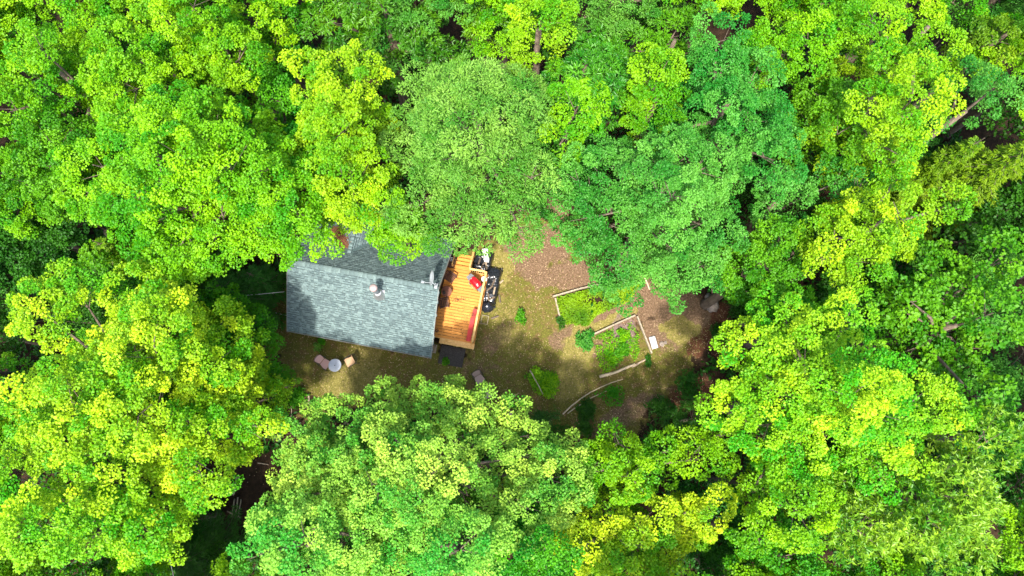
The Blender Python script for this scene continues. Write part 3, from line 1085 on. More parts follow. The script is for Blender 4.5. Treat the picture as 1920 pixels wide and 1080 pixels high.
# rubber mat
mo = MB().prism([(-.76, -.58), (.76, -.585), (.76, .58), (-.75, .585)], 0, 0.02).build('rubber_mat', M['rubber'])
q = W(9.40, 0.52)
mo.location = (q.x, q.y, 0.035)
mo.rotation_euler = (0, 0, YAW)
tag(mo, 'dark rectangular rubber mat on the ground below the deck step', 'mat')
# pale crate in the notch between cabin and step
p = gp(813, 654)
cr = empty('crate', p, YAW)
tag(cr, 'small pale slatted crate tucked between roof corner and deck step', 'crate')
for s in (-1, 1):
    MB().box((s * .17, 0, .14), (0.03, .5, .26)).build('side', M['palewood'], cr)
    MB().box((0, s * .235, .14), (0.30, .03, .26)).build('end', M['palewood'], cr)
MB().box((0, 0, .02), (.3, .43, .02)).build('bottom', M['palewood'], cr)

# ------------------------------------------------------------------ patio chairs and table
def patio_chair(px, py, face, m, label, recl=0.30, z0=0.0):
    """face: heading of the sitter in degrees (0 = +X)"""
    c = at(px, py, 0.42)
    t = empty('patio_chair', (c.x, c.y, gz(c.x, c.y) - .01), R(face - 90))
    tag(t, label, 'chair', 'sling patio chairs on the lawn')
    st_ = MB()
    st_.prism([(-.22, -.24), (.22, -.24), (.28, .10), (.26, .26), (-.26, .26), (-.28, .10)], 0.41, 0.435).build('seat', m, t)
    poly = [(-.20, 0), (.20, 0), (.24, .22), (.25, .40), (.20, .52), (.10, .58), (-.10, .58), (-.20, .52), (-.25, .40), (-.24, .22)]
    Mb = Matrix.Translation((0, -.27, .45)) @ Matrix.Rotation(R(90) + math.asin(recl), 4, 'X')
    MB().prism(poly, -.012, .012, Mb).build('backrest', m, t)
    for s in (-1, 1):
        MB().tube([(s * .30, .30, 0), (s * .29, .24, .40), (s * .31, .20, .62), (s * .31, -.24, .64), (s * .27, -.36, .72)], .016, 6).build('arm_frame', M['blackmetal'], t)
        MB().tube([(s * .30, -.42, 0), (s * .27, -.26, .42), (s * .27, -.48, 1.0)], .016, 6).build('leg', M['blackmetal'], t)
    MB().tube([(-.27, -.48, 1.0), (-.12, -.52, 1.06), (.12, -.52, 1.06), (.27, -.48, 1.0)], .014, 6).build('back_bar', M['blackmetal'], t)
    return t


patio_chair(610, 682, -38, M['sling'], 'pinkish sling patio chair left of the round grey table', .55)
patio_chair(656, 678, -150, M['slingtan'], 'tan sling patio chair right of the round grey table', .12)
patio_chair(899, 711, -62, M['slinggrey'], 'greyish-tan patio chair standing alone below the black mat', .35)
patio_chair(912, 739, -62, M['slinggrey'], 'tan patio chair half hidden by leaves at the clearing edge', .35)
patio_chair(957, 781, 120, M['sling'], 'brown patio chair showing through leaves left of dark bush', .3)
c = at(628, 685, .68)
pt = empty('patio_table', (c.x, c.y, gz(c.x, c.y)))
tag(pt, 'small round grey glass-topped table between two patio chairs', 'table')
MB().lathe([(.36, .67), (.375, .675), (.375, .69), (.365, .695)], n=30).build('table_top', M['tabletop'], pt)
MB().lathe([(.385, .655), (.39, .665), (.39, .70), (.377, .70), (.377, .66)], n=30).build('rim', M['galv'], pt)
MB().lathe([(.03, .696), (.03, .705), (.02, .706)], n=12).build('umbrella_hole', M['blackmetal'], pt)
for k in range(4):
    a = R(20 + 90 * k)
    MB().tube([(.40 * math.cos(a), .40 * math.sin(a), 0), (.30 * math.cos(a), .30 * math.sin(a), .4), (.33 * math.cos(a), .33 * math.sin(a), .66)], .015, 6).build('leg', M['blackmetal'], pt)

# ------------------------------------------------------------------ garden beds
def timber(name, a, b, w_, h, label, cat, m='palewood', group=None, z0=0.0, sag=0.0, log=False, r0=.06, r1=.05, bend=0.0):
    p, q = gp(*a), gp(*b)
    c = (p + q) / 2
    d = (q - p)
    ang = math.atan2(d.y, d.x)
    L_ = math.hypot(d.x, d.y)
    if log:
        k = 7
        rr = random.Random(a[0])
        pts, rad = [], []
        for i in range(k):
            s = i / (k - 1)
            pts.append((-L_ / 2 + L_ * s, bend * 4 * s * (1 - s) + rr.uniform(-.02, .02) * (L_ > 1), r0 + rr.uniform(-.01, .02)))
            rad.append(r0 + (r1 - r0) * s)
        o_ = MB().tube(pts, rad, 8).build(name, M[m], None, True)
    else:
        mb = MB()
        k = max(2, int(L_ / .5))
        rr = random.Random(a[0])
        for i in range(k):
            x0, x1 = -L_ / 2 + L_ * i / k, -L_ / 2 + L_ * (i + 1) / k
        mb.box((0, 0, h / 2), (L_, w_, h))
        o_ = mb.build(name, M[m])
    o_.location = (c.x, c.y, gz(c.x, c.y) - 0.02 + z0)
    o_.rotation_euler = (0, 0, ang)
    return tag(o_, label, cat, group)


def bed(name, label, segs):
    t = empty(name, gp(*segs[0][0]))
    tag(t, label, 'garden bed')
    for a, b_ in segs:
        p, q = gp(*a) - t.location, gp(*b_) - t.location
        p.z = q.z = .10
        MB().bar(p, q, .09, .24).build('edge_timber', M['palewood'], t)
    return t


bed('garden_bed', 'upper garden bed edged by pale timbers, full of leafy greens', [((1036, 557), (1084, 543)), ((1084.6, 542.8), (1126, 533)), ((1041, 560), (1051, 603))])
bed('garden_bed', 'lower garden bed edged by pale timbers, half bare soil', [((1111, 628), (1150, 610)), ((1150.6, 609.7), (1190, 592)), ((1194, 594), (1208, 630)), ((1208.3, 630.7), (1221, 663))])
timber('log', (1124, 707), (1190, 682), 0, 0, 'long thin log along the bottom edge of the lower bed', 'log', 'polewood', log=True, r0=.10, r1=.07, bend=-.06)
timber('log', (1184, 688), (1216, 671), 0, 0, 'shorter log ending at the corner of the lower bed', 'log', 'deadwood', log=True, r0=.07, r1=.05)
timber('pole', (1055, 776), (1168, 711), 0, 0, 'long pale bent pole lying on the grass below the garden beds', 'pole', 'polewood', log=True, r0=.042, r1=.028, bend=.28)
timber('pole', (1064, 775), (1150, 728), 0, 0, 'thinner pale pole lying just under the long bent pole', 'pole', 'polewood', log=True, r0=.034, r1=.018, bend=.12)
timber('pole', (1207, 516), (1218, 543), 0, 0, 'short pale post lying on bare soil at the teal tree edge', 'pole', 'polewood', log=True, r0=.055, r1=.05)
timber('branch', (993, 697), (1017, 741), 0, 0, 'grey dead branch leaning across the round bush', 'branch', 'deadwood', log=True, r0=.04, r1=.02, z0=1.15)
# white sack
sk_ = MB()
for i in range(9):
    for j in range(13):
        u, v = -1 + 2 * i / 8, -1 + 2 * j / 12
        ed = (1 - abs(u) ** 3) * (1 - abs(v) ** 4)
        sk_.v.append((u * .22 * (1 - .06 * abs(v)), v * .40, .015 + .15 * ed ** .6 + .012 * math.sin(7 * u + 5 * v) * ed))
for i in range(8):
    for j in range(12):
        sk_.f.append((i * 13 + j, (i + 1) * 13 + j, (i + 1) * 13 + j + 1, i * 13 + j + 1))
o = sk_.build('sack', M['white'], None, True)
so = o.modifiers.new('thick', 'SOLIDIFY')
so.thickness = 0.012
o.location = gp(1225, 642, .02)
o.rotation_euler = (0, 0, R(14))
tag(o, 'white plastic sack lying beside the lower garden bed', 'sack')
for k, (px, py, s) in enumerate(((1241, 645, .16), (1248, 642, .11))):
    q = random.Random(k)
    rk = MB().lathe([(.2, 0), (1, .15), (.9, .6), (.45, .85), (.1, .9)], n=9)
    rk.v = [(x * s * q.uniform(.8, 1.2), y * s * q.uniform(.8, 1.2), z * s * q.uniform(.8, 1.2)) for x, y, z in rk.v]
    o = rk.build('stone', M['stone'])
    o.location = gp(px, py, -.02)
    tag(o, ('larger' if k == 0 else 'smaller') + ' of two dark stones just right of the white sack', 'stone')
# boulder
bl = MB()
q = random.Random(4)
for i in range(12):
    th_ = math.pi * i / 11
    for k in range(20):
        a = 2 * math.pi * k / 20
        w_ = 1 + .10 * math.sin(3 * a + 2 * th_) + .06 * math.sin(7 * a - 5 * th_) + q.uniform(-.04, .04)
        bl.v.append((.40 * w_ * math.sin(th_) * math.cos(a), .62 * w_ * math.sin(th_) * math.sin(a), .16 + .40 * math.cos(th_) * (1 + q.uniform(-.06, .06))))
for i in range(11):
    for k in range(20):
        k2 = (k + 1) % 20
        bl.f.append((i * 20 + k, (i + 1) * 20 + k, (i + 1) * 20 + k2, i * 20 + k2))
o = bl.build('boulder', M['stone'], None, True)
o.location = gp(1332, 570)
o.rotation_euler = (0, 0, R(18))
tag(o, 'rough grey boulder in the shade at the right clearing edge', 'boulder')

# ------------------------------------------------------------------ plants
def clump_leaves(C, cr, nleaf, L, Wd, rs, lobedir=None, flat=0.72, up=0.9, rosette=False, tv=None):
    """leaves on small domes C (k,3) with radius cr (k,), arrays for leaves()"""
    k = len(C)
    idx = np.repeat(np.arange(k), nleaf)
    n = len(idx)
    d = norm(rs.normal(0, 1, (n, 3)))
    d[:, 2] = np.abs(d[:, 2]) * 1.15 - 0.22
    d = norm(d)
    if lobedir is not None:
        d = norm(d + lobedir[idx] * .35)
    rad = cr[idx] * (0.5 + 0.58 * rs.rand(n) ** 0.9)
    ya = rs.uniform(0, math.pi, k)
    st_ = rs.uniform(1.0, 1.45, k)
    ca, sa = np.cos(ya)[idx], np.sin(ya)[idx]
    o1, o2 = d[:, 0] * rad, d[:, 1] * rad
    e1, e2 = (o1 * ca + o2 * sa) * st_[idx], (-o1 * sa + o2 * ca) / st_[idx]
    hr = (e1 * e1 + e2 * e2) / (cr[idx] ** 2)
    P = C[idx] + np.stack([e1 * ca - e2 * sa, e1 * sa + e2 * ca, d[:, 2] * rad * flat - .10 * hr * cr[idx]], 1)
    if rosette:
        P = C[idx] + norm(rs.normal(0, 1, (n, 3)))*.03
        d[:, 2] = np.abs(d[:, 2]) * .35
    ax = d * [1, 1, .5] + rs.normal(0, .45, (n, 3)) + [0, 0, -.18]
    if rosette:
        ax = d + rs.normal(0, .12, (n, 3)) + [0, 0, .12]
    nr = d * 1.0 + rs.normal(0, .22, (n, 3)) + [0, 0, up * .45]
    tc = rs.beta(1.6, 1.8, k) if tv is None else tv
    tint = np.clip(tc[idx] + rs.normal(0, .08, n), 0, 1)
    s = rs.uniform(.7, 1.25, n)
    return P, ax, nr, L * s, Wd * s, tint


def shrub(px, py, rx, h, color, label, cat='shrub', n=900, L=.13, Wd=.08, ry=None, name='shrub', seed=None, group=None, rot=0):
    rs = np.random.RandomState(seed if seed is not None else int(px * 7 + py))
    p = gp(px, py)
    t = empty(name, (p.x, p.y, p.z - .02), R(rot))
    tag(t, label, cat, group)
    ry = ry or rx
    k = max(4, n // 26)
    nl = max(3, int(3 + rx * 4))
    la = rs.uniform(0, 2 * math.pi, nl)
    lq = np.sqrt(rs.rand(nl)) * .72
    lc = np.stack([lq * np.cos(la) * rx, lq * np.sin(la) * ry, h * rs.uniform(.15, .55, nl)], 1)
    ls = rs.uniform(.28, .55, nl)
    d = norm(rs.normal(0, 1, (k, 3)))
    d[:, 2] = np.abs(d[:, 2])
    li = rs.randint(0, nl, k)
    C = lc[li] + d * ls[li][:, None] * np.array([rx, ry, h * .8]) * rs.uniform(.5, 1.15, (k, 1))
    A = clump_leaves(C, rs.uniform(.6, 1.2, k) * min(.24, rx * .4), 26, L, Wd, rs)
    link('foliage', leaves('foliage', *A, LF[color]), t)
    sm_ = MB()
    for i in range(0, k, max(1, k // 10)):
        sm_.tube([(0, 0, 0), tuple(C[i] * .5 + [0, 0, .05]), tuple(C[i])], [.02, .014, .006], 5)
    sm_.build('stem', M['bark'], t)
    return t


shrub(1022, 712, 1.05, 1.3, 'lime', 'round bright green bush with a dead branch across it', n=5600)
shrub(982, 596, .38, .6, 'green', 'small green sapling alone on the lawn right of the deck', n=420, ry=.5)
shrub(1098, 784, .72, 1.3, 'dark', 'dark green oval bush below the bent poles', n=2200, ry=1.0)
shrub(1022, 797, .8, 1.6, 'pine', 'dark evergreen bush at the lower left clearing edge', n=2600, L=.16, Wd=.04)
shrub(1150, 746, .85, .45, 'green', 'low loose green plant right of the thinner pole', n=620, ry=.6)
shrub(1215, 676, .25, .35, 'dark', 'tiny dark plant at the corner of the lower bed', n=260)
shrub(1099, 641, .5, .6, 'teal', 'blue-green bush at the left end of the lower bed', n=1100)
shrub(1343, 627, .6, .7, 'dark', 'dark green low plant in the brown leaf litter by the boulder', n=900)
shrub(1253, 530, .35, .4, 'green', 'small weed below the teal tree beside the pale post', n=240)
shrub(592, 651, .32, .5, 'grey', 'pale dried flower clump on the lawn near the cabin eave', n=260, L=.09, Wd=.05)
shrub(604, 643, .3, .35, 'green', 'small green weed beside the dried flower clump', n=260)
shrub(556, 745, .55, .8, 'green', 'green shrub at the lower left corner of the clearing', n=900)
shrub(1168, 660, .42, .5, 'green', 'dark leafy vegetable plant in the middle of the lower bed', n=800, ry=.55)
shrub(1146, 668, .35, .4, 'lime', 'bright lime vegetable plant in the lower bed', n=620, ry=.6)
shrub(1165, 625, .3, .45, 'lime', 'upright lime green row of greens across the lower bed', n=700, ry=.75, rot=25)
shrub(1056, 606, .32, .4, 'dark', 'dark green plant at the bottom corner of the upper bed', n=460)
shrub(1385, 575, 1.1, 2.2, 'dark', 'dark shrub at the right clearing edge behind the boulder', n=2600)
shrub(1290, 725, .9, 1.2, 'dark', 'dark low shrub under the yellow tree at the lower right', n=1300)
shrub(1240, 770, .9, 1.4, 'dark', 'dark shrub between the bent poles and lower right maple', n=1500)
shrub(1110, 858, .9, 1.3, 'dark', 'dark shrub at the bottom tip of the clearing', n=1500)
shrub(835, 680, .3, .25, 'green', 'small green weed beside the roof corner and black mat', n=200)


def stuff_leaves(name, P, L, Wd, rs, m, label, cat, flat=1.0, upright=0.0, tint=None):
    n = len(P)
    ax = rs.normal(0, 1, (n, 3)) * [1, 1, .3] + [0, 0, upright]
    nr = rs.normal(0, .5, (n, 3)) + [0, 0, flat]
    me_ = leaves(name, P, ax, nr, L * rs.uniform(.6, 1.3, n), Wd * rs.uniform(.7, 1.3, n), rs.rand(n) if tint is None else tint, m)
    o_ = link(name, me_)
    tag(o_, label, cat, kind='stuff')
    return o_


def poly_points(poly, n, rs):
    pts = [at(*q, 0) for q in poly]
    xs, ys = [p.x for p in pts], [p.y for p in pts]
    out = []
    while len(out) < n:
        x, y = rs.uniform(min(xs), max(xs), 4 * n), rs.uniform(min(ys), max(ys), 4 * n)
        ins = np.zeros(len(x), bool)
        for i in range(len(pts)):
            a, b_ = pts[i], pts[i - 1]
            c_ = ((a.y > y) != (b_.y > y)) & (x < (b_.x - a.x) * (y - a.y) / (b_.y - a.y + 1e-12) + a.x)
            ins ^= c_
        out += list(zip(x[ins], y[ins]))
    return np.array(out[:n])


rs = np.random.RandomState(55)
LF['greens'] = leafmat('leaf_greens', (0.022, 0.160, 0.004), (0.210, 0.400, 0.004))
q = poly_points([(1042, 560), (1126, 537), (1200, 530), (1178, 566), (1120, 590), (1100, 612), (1056, 606)], 5200, rs)
dens = vnoise(q[:, 0] + 50, q[:, 1] + 50, .7, 77)
q = q[dens + rs.rand(len(q)) * .5 > .50]
h = .08 + .38 * vnoise(q[:, 0] + 30, q[:, 1] + 30, .5, 78)
P = np.stack([q[:, 0], q[:, 1], h * (.4 + .6 * rs.rand(len(q)))], 1)
tt = np.clip(vnoise(q[:, 0] + 10, q[:, 1] + 10, .9, 79) * 1.3 - .1 + .25 * (1 - (q[:, 0] - q[:, 0].min()) / np.ptp(q[:, 0])), 0, 1)
stuff_leaves('leafy_greens', P, .13, .085, rs, LF['greens'], 'leafy green vegetables filling the upper garden bed', 'vegetables', .9, tint=tt)
q = poly_points([(1115, 632), (1180, 600), (1212, 655), (1205, 672), (1130, 700), (1118, 670)], 2600, rs)
q = q[vnoise(q[:, 0] + 50, q[:, 1] + 50, .5, 87) > .42]
P = np.stack([q[:, 0], q[:, 1], .03 + .16 * rs.rand(len(q))], 1)
stuff_leaves('bed_weeds', P, .11, .06, rs, LF['lime'], 'thin weeds scattered over the lower garden bed', 'weeds', .9)


# lawn grass and fallen leaves, spread by the same patches as the ground
def sample_map(arr, n, rs):
    x0, x1, y0, y1 = -16, 15, -3, 17
    x, y = rs.uniform(x0, x1, n), rs.uniform(y0, y1, n)
    i = np.clip(np.searchsorted(gx, x), 0, len(gx) - 1)
    j = np.clip(np.searchsorted(gy, y), 0, len(gy) - 1)
    return x, y, arr[j, i]


rs = np.random.RandomState(66)
x, y, v = sample_map(np.clip(lawn - .75 * soil, 0, 1), 110000, rs)
keep = rs.rand(len(x)) < v * np.clip(vnoise(x + 40, y + 40, .9, 91) * 1.9 - .45, .05, 1)
x, y = x[keep], y[keep]
# not inside the cabin
lu = (x - ORG.x) * UX.x + (y - ORG.y) * UX.y
ln_ = (x - ORG.x) * NX.x + (y - ORG.y) * NX.y
keep = ~((lu > .4) & (lu < 10.6) & (ln_ > .4) & (ln_ < 6.6))
keep &= ~((lu > 8.6) & (lu < 10.2) & (ln_ > -.1) & (ln_ < 1.2))
x, y = x[keep], y[keep]
LF['grass'] = leafmat('grass_blade', (0.085, 0.095, 0.014), (0.24, 0.23, 0.040), trans=.25)
P = np.stack([x, y, ground_z(x, y)], 1)
stuff_leaves('grass', P, .12, .022, rs, LF['grass'], 'short mixed green and straw coloured grass of the clearing', 'grass', .6, .55)
x, y, v = sample_map(np.maximum(np.maximum(lawn * .8, soil * .4), np.maximum(red * 1.6, .12)), 40000, rs)
keep = rs.rand(len(x)) < v * .62
x, y = x[keep], y[keep]
lu = (x - ORG.x) * UX.x + (y - ORG.y) * UX.y
ln_ = (x - ORG.x) * NX.x + (y - ORG.y) * NX.y
keep = ~((lu > .4) & (lu < 10.6) & (ln_ > .4) & (ln_ < 6.6))
keep &= ~((lu > 8.6) & (lu < 10.2) & (ln_ > -.1) & (ln_ < 1.2))
x, y = x[keep], y[keep]
LF['litter'] = leafmat('dry_leaf', (0.13, 0.065, 0.03), (0.52, 0.40, 0.22), trans=.1)
P = np.stack([x, y, ground_z(x, y) + .02], 1)
stuff_leaves('fallen_leaves', P, .07, .05, rs, LF['litter'], 'dry tan leaves scattered over the clearing floor', 'leaves', 1.5, tint=rs.beta(1.1, 1.5, len(P)))
# low undergrowth on the forest floor
x, y = rs.uniform(-31, 31, 75000), rs.uniform(-9, 26, 75000)
i = np.clip(np.searchsorted(gx, x), 0, len(gx) - 1)
j = np.clip(np.searchsorted(gy, y), 0, len(gy) - 1)
keep = (np.maximum(np.maximum(lawn, soil), red)[j, i] < .05) & (vnoise(x + 60, y + 60, 1.3, 95) > .36) & (np.hypot((x + 16) / 1.8, (y + 3.6) / 2.2) > 1)
lu = (x - ORG.x) * UX.x + (y - ORG.y) * UX.y
ln_ = (x - ORG.x) * NX.x + (y - ORG.y) * NX.y
keep &= ~((lu > -.2) & (lu < 11.5) & (ln_ > -.5) & (ln_ < 8.0))
x, y = x[keep], y[keep]
P = np.stack([x, y, .05 + 1.1 * rs.rand(len(x)) * vnoise(x + 60, y + 60, 1.3, 95)], 1)
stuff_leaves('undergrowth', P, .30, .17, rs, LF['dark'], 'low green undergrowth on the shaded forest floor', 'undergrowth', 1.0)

# fallen timber seen in the dark gap at the lower left, and by the clearing corner
for k, (a, b_, r0, lab) in enumerate((
        ((448, 892), (438, 928), .10, 'thick broken log in the dark gap left of the pale maple'),
        ((441, 935), (436, 968), .05, 'leftmost of three thin parallel poles in the dark forest gap'),
        ((447, 932), (443, 966), .05, 'middle of three thin parallel poles in the dark forest gap'),
        ((453, 936), (447, 972), .04, 'rightmost of three thin parallel poles in the dark forest gap'),
        ((427, 958), (452, 970), .035, 'thin pale stick lying across the foot of the parallel poles'),
        ((484, 868), (504, 871), .03, 'thin pale stick at the upper end of the dark forest gap'),
        ((548, 752), (546, 788), .04, 'thin pale upright stick at the lower left clearing corner'),
        ((579, 738), (581, 762), .07, 'short grey post at the lower left clearing corner'))):
    timber('fallen_log', a, b_, 0, 0, lab, 'log', 'deadwood', log=True, r0=r0, r1=r0 * .7, z0=.05)

# cables
def cable(name, pts, label):
    q = [Vector(p) for p in pts]
    fine = []
    for i in range(len(q) - 1):
        for k in range(10):
            s = k / 10
            p = q[i].lerp(q[i + 1], s)
            p.z -= .25 * 4 * s * (1 - s) * min(1, (q[i + 1] - q[i]).length / 8)
            fine.append(p)
    fine.append(q[-1])
    return tag(MB().tube(fine, .014, 5).build(name, M['cable']), label, 'cable')


cable('service_cable', [at(533, 547, 3.0), at(395, 558, 4.4), at(250, 566, 6.2)], 'pale overhead cable running left from the cabin wall')
cable('service_cable', [at(539, 592, 1.6), at(515, 586, .1)], 'short pale cable hanging from the cabin eave to the ground')
cable('service_cable', [at(300, 962, 8.0), at(312, 1025, 8.4), at(330, 1110, 9.0)], 'thin pale cable in the dark gap at the bottom left')
for (px, py, z, lab) in ((250, 566, 6.2, 'wooden pole under the left trees that carries the cabin cable'),):
    p = at(px, py, z)
    up_ = empty('utility_pole', (p.x, p.y, 0))
    tag(up_, lab, 'utility pole')
    MB().tube([(0, 0, -.2), (0, 0, z + .4)], [.13, .09], 10).build('pole', M['bark'], up_)
    MB().box((0, 0, z), (.9, .1, .1)).build('crossarm', M['bark'], up_)

# ------------------------------------------------------------------ trees
SPEC = {  # leaf length, width, leaves per clump, clump radius lo..hi, lobe radius lo..hi
    'maple': dict(L=.104, W=.100, n=178, cr=(.30, .52), lr=(.85, 1.5)),
    'ash': dict(L=.140, W=.056, n=175, cr=(.36, .56), lr=(1.0, 1.6)),
    'oak': dict(L=.102, W=.080, n=170, cr=(.28, .46), lr=(.9, 1.5)),
    'round': dict(L=.165, W=.150, n=64, cr=(.28, .46), lr=(.8, 1.4)),
    'narrow': dict(L=.23, W=.070, n=95, cr=(.32, .50), lr=(.8, 1.4)),
    'rosette': dict(L=.235, W=.072, n=10, cr=(.2, .3), lr=(1.0, 1.5), ros=True, cd=5.0),
}


def make_tree(species, color, cx, cy, rx, ry, ztop, label, extra=(), drop=5.0, seed=None, fill=1.0, name='tree', group=None, low=0.38, world=None):
    S = SPEC[species]
    rs = np.random.RandomState(seed if seed is not None else int(cx * 3 + cy * 5 + 11))
    if world:
        c0 = Vector((0, 0, ztop))
        ax_, ay_ = rx, ry
    else:
        c0 = at(cx, cy, ztop - 1.6)
        k_ = ppm(cy, ztop - 1.6)
        ax_, ay_ = rx / k_, ry / k_
    t = empty(name, (c0.x, c0.y, gz(c0.x, c0.y) - .02))
    tag(t, label, 'tree', group)
    lobes = []  # x, y, z, r
    ix, iy = max(.3, ax_ - 1.12), max(.3, ay_ - 1.12)
    area = math.pi * ax_ * ay_
    want, tries = int(area / 2.1 * fill) + 1, 0
    while len(lobes) < want and tries < 4000:
        tries += 1
        a, q_ = rs.uniform(0, 2 * math.pi), math.sqrt(rs.rand())
        wob = 1 + .10 * math.sin(3 * a + cx) + .07 * math.sin(5 * a + cy)
        x_, y_ = q_ * math.cos(a) * ix * wob, q_ * math.sin(a) * iy * wob
        if any((x_ - l[0]) ** 2 + (y_ - l[1]) ** 2 < 1.3 ** 2 for l in lobes):
            continue
        r_ = rs.uniform(*S['lr'])
        z_ = ztop - r_ * .7 - drop * q_ ** 2.1 * min(1, max(ax_, ay_) / 3.5) + rs.normal(0, .62)
        lobes.append((x_, y_, z_, r_))
    for e in extra:
        e = (e[0], e[1], e[2] * .88) + tuple(e[3:])
        z_ = e[3] if len(e) > 3 else ztop - drop - .4
        p = at(e[0], e[1], z_)
        r_ = e[2] / ppm(e[1], z_)
        if r_ < 1.3:
            lobes.append((p.x - c0.x, p.y - c0.y, z_ - r_ * .5, r_))
        else:
            for _ in range(int(r_ * r_ * 2.2)):
                a, q_ = rs.uniform(0, 2 * math.pi), math.sqrt(rs.rand()) * (r_ - .7)
                lobes.append((p.x - c0.x + q_ * math.cos(a), p.y - c0.y + q_ * math.sin(a), z_ - .6 - .5 * q_ / r_ + rs.normal(0, .3), rs.uniform(.7, 1.05)))
    nup = len(lobes)
    for _ in range(int(area / 1.75 * low)):
        a, q_ = rs.uniform(0, 2 * math.pi), math.sqrt(rs.rand()) * .85
        lobes.append((q_ * math.cos(a) * ix, q_ * math.sin(a) * iy, ztop - 3.0 - drop * q_ ** 2 - rs.uniform(0, 1.6), rs.uniform(1.0, 1.5)))
    Lb = np.array(lobes)
    Cs, Ds, Rr = [], [], []
    for i, (x_, y_, z_, r_) in enumerate(lobes):
        k = int(34 * (r_ / 1.05) ** 2 * S.get('cd', 1.0))
        if i >= nup:
            k = int(k * .30)
        d = norm(rs.normal(0, 1, (k * 2, 3)))
        d = d[d[:, 2] > -.30][:k]
        off = d * np.array([r_, r_, r_ * .95]) * rs.uniform(.72, 1.18, (len(d), 1))
        # limbs reach outward: stretch the lobe away from the trunk
        rl = math.hypot(x_, y_) + 1e-6
        rd = np.array([x_ / rl, y_ / rl, -.25]) if rl > 1 else np.array([0, 0, 0.])
        off = off + rd * (off @ rd)[:, None] * .25
        p = np.array([x_, y_, z_]) + off
        # drop clumps buried in another lobe
        df = (p[:, None, :] - Lb[None, :, :3]) / (Lb[None, :, 3:4] * np.array([1, 1, .9]))
        dd = np.sqrt((df ** 2).sum(2))
        dd[:, i] = 9
        ok = dd.min(1) > .74
        p, d = p[ok], d[ok]
        # keep the clumps apart from each other
        md = .55 if not S.get('ros') else .17
        sel = []
        for q_ in range(len(p)):
            if all(((p[q_] - p[w_]) ** 2).sum() > md * md for w_ in sel):
                sel.append(q_)
        Cs.append(p[sel]); Ds.append(d[sel])
    C, D = np.concatenate(Cs), np.concatenate(Ds)
    cr = rs.uniform(*S['cr'], len(C))
    # young and old foliage in drifts through the crown, plus clump to clump variation
    tv = np.clip(.02 + .85 * vnoise(C[:, 0] + 80 + cx, C[:, 1] + 80, 1.1, 31) + rs.normal(0, .24, len(C)), 0, 1)
    A = clump_leaves(C, cr, S['n'], S['L'], S['W'], rs, D, rosette=S.get('ros', False), tv=tv)
    link('crown', leaves('crown', *A, LF[color]), t)
    # trunk and limbs
    tb_ = MB()
    h0 = ztop * .45
    tw = .10 + .014 * ztop + .02 * max(ax_, ay_)
    jx, jy = rs.normal(0, .25, 2)
    tb_.tube([(0, 0, -.1), (0, 0, .3), (jx * .4, jy * .4, h0 * .5), (jx, jy, h0), (jx * 1.3, jy * 1.3, ztop - 2.6)], [tw * 1.4, tw, tw * .9, tw * .8, tw * .3], 9)
    for (x_, y_, z_, r_) in lobes[:nup]:
        s = rs.uniform(.0, .8)
        b0 = Vector((jx * (1 + .3 * s), jy * (1 + .3 * s), h0 + (ztop - 3.2 - h0) * s))
        e_ = Vector((x_, y_, z_))
        m1 = b0.lerp(e_, .5) + Vector((rs.normal(0, .15), rs.normal(0, .15), .35))
        tb_.tube([b0, m1, e_], [tw * .32, tw * .22, .03], 5, False)
        for _ in range(3):
            d = Vector(rs.normal(0, 1, 3)); d.z = abs(d.z) * .5; d.normalize()
            tb_.tube([m1.lerp(e_, rs.uniform(.4, 1)), e_ + d * r_ * .85], [.028, .010], 4, False)
    tb_.build('trunk', M['bark'], t, True)
    return t


T = make_tree
# hero crowns round the clearing
T('maple', 'lime', 335, 300, 225, 195, 16.0, 'broad lime green maple whose crown reaches the left end of the roof',
  [(490, 330, 60, 13), (545, 380, 55, 12.5), (470, 420, 55, 12), (395, 455, 45, 12), (330, 460, 40, 12), (560, 440, 42, 11.5), (595, 455, 26, 11), (520, 475, 30, 11), (160, 300, 50, 12), (150, 360, 40, 11.5), (250, 420, 45, 12)])
T('maple', 'sunny', 625, 200, 100, 165, 15.0, 'tall yellow-green maple left of the greyish ash, above the roof',
  [(640, 330, 60, 13), (690, 300, 40, 13), (660, 380, 40, 12.5), (575, 120, 35, 13)])
T('maple', 'lime', 725, 400, 70, 55, 12.5, 'lime maple overhanging the upper middle of the cabin roof',
  [(720, 436, 24, 11), (757, 446, 24, 10.5), (768, 468, 13, 10), (705, 448, 14, 10.5), (800, 430, 30, 11)], drop=2.2)
T('ash', 'grey', 880, 212, 158, 172, 16.2, 'large grey-green ash crown above the deck',
  [(850, 400, 50, 12.5), (905, 405, 44, 12.5), (960, 400, 46, 12.5), (825, 438, 24, 11.5), (872, 440, 20, 11.5), (958, 455, 26, 11.5), (978, 438, 26, 11.5), (780, 380, 50, 12.5), (1000, 330, 40, 13)])
T('oak', 'teal', 1250, 350, 190, 165, 15.0, 'broad blue-green oak overhanging the upper garden bed',
  [(1110, 400, 60, 12), (1100, 450, 40, 11), (1150, 480, 50, 11), (1170, 530, 34, 10), (1268, 500, 42, 11), (1275, 540, 28, 10), (1310, 500, 45, 11), (1190, 462, 38, 11), (1130, 320, 60, 12.5), (1080, 340, 40, 12), (1340, 530, 25, 10)])
T('maple', 'green', 1430, 500, 85, 52, 11.5, 'mid green maple right of the blue-green oak at the clearing edge',
  [(1370, 528, 28, 10), (1345, 520, 18, 9.5), (1470, 440, 35, 11), (1400, 545, 18, 9.5)], drop=2.2)
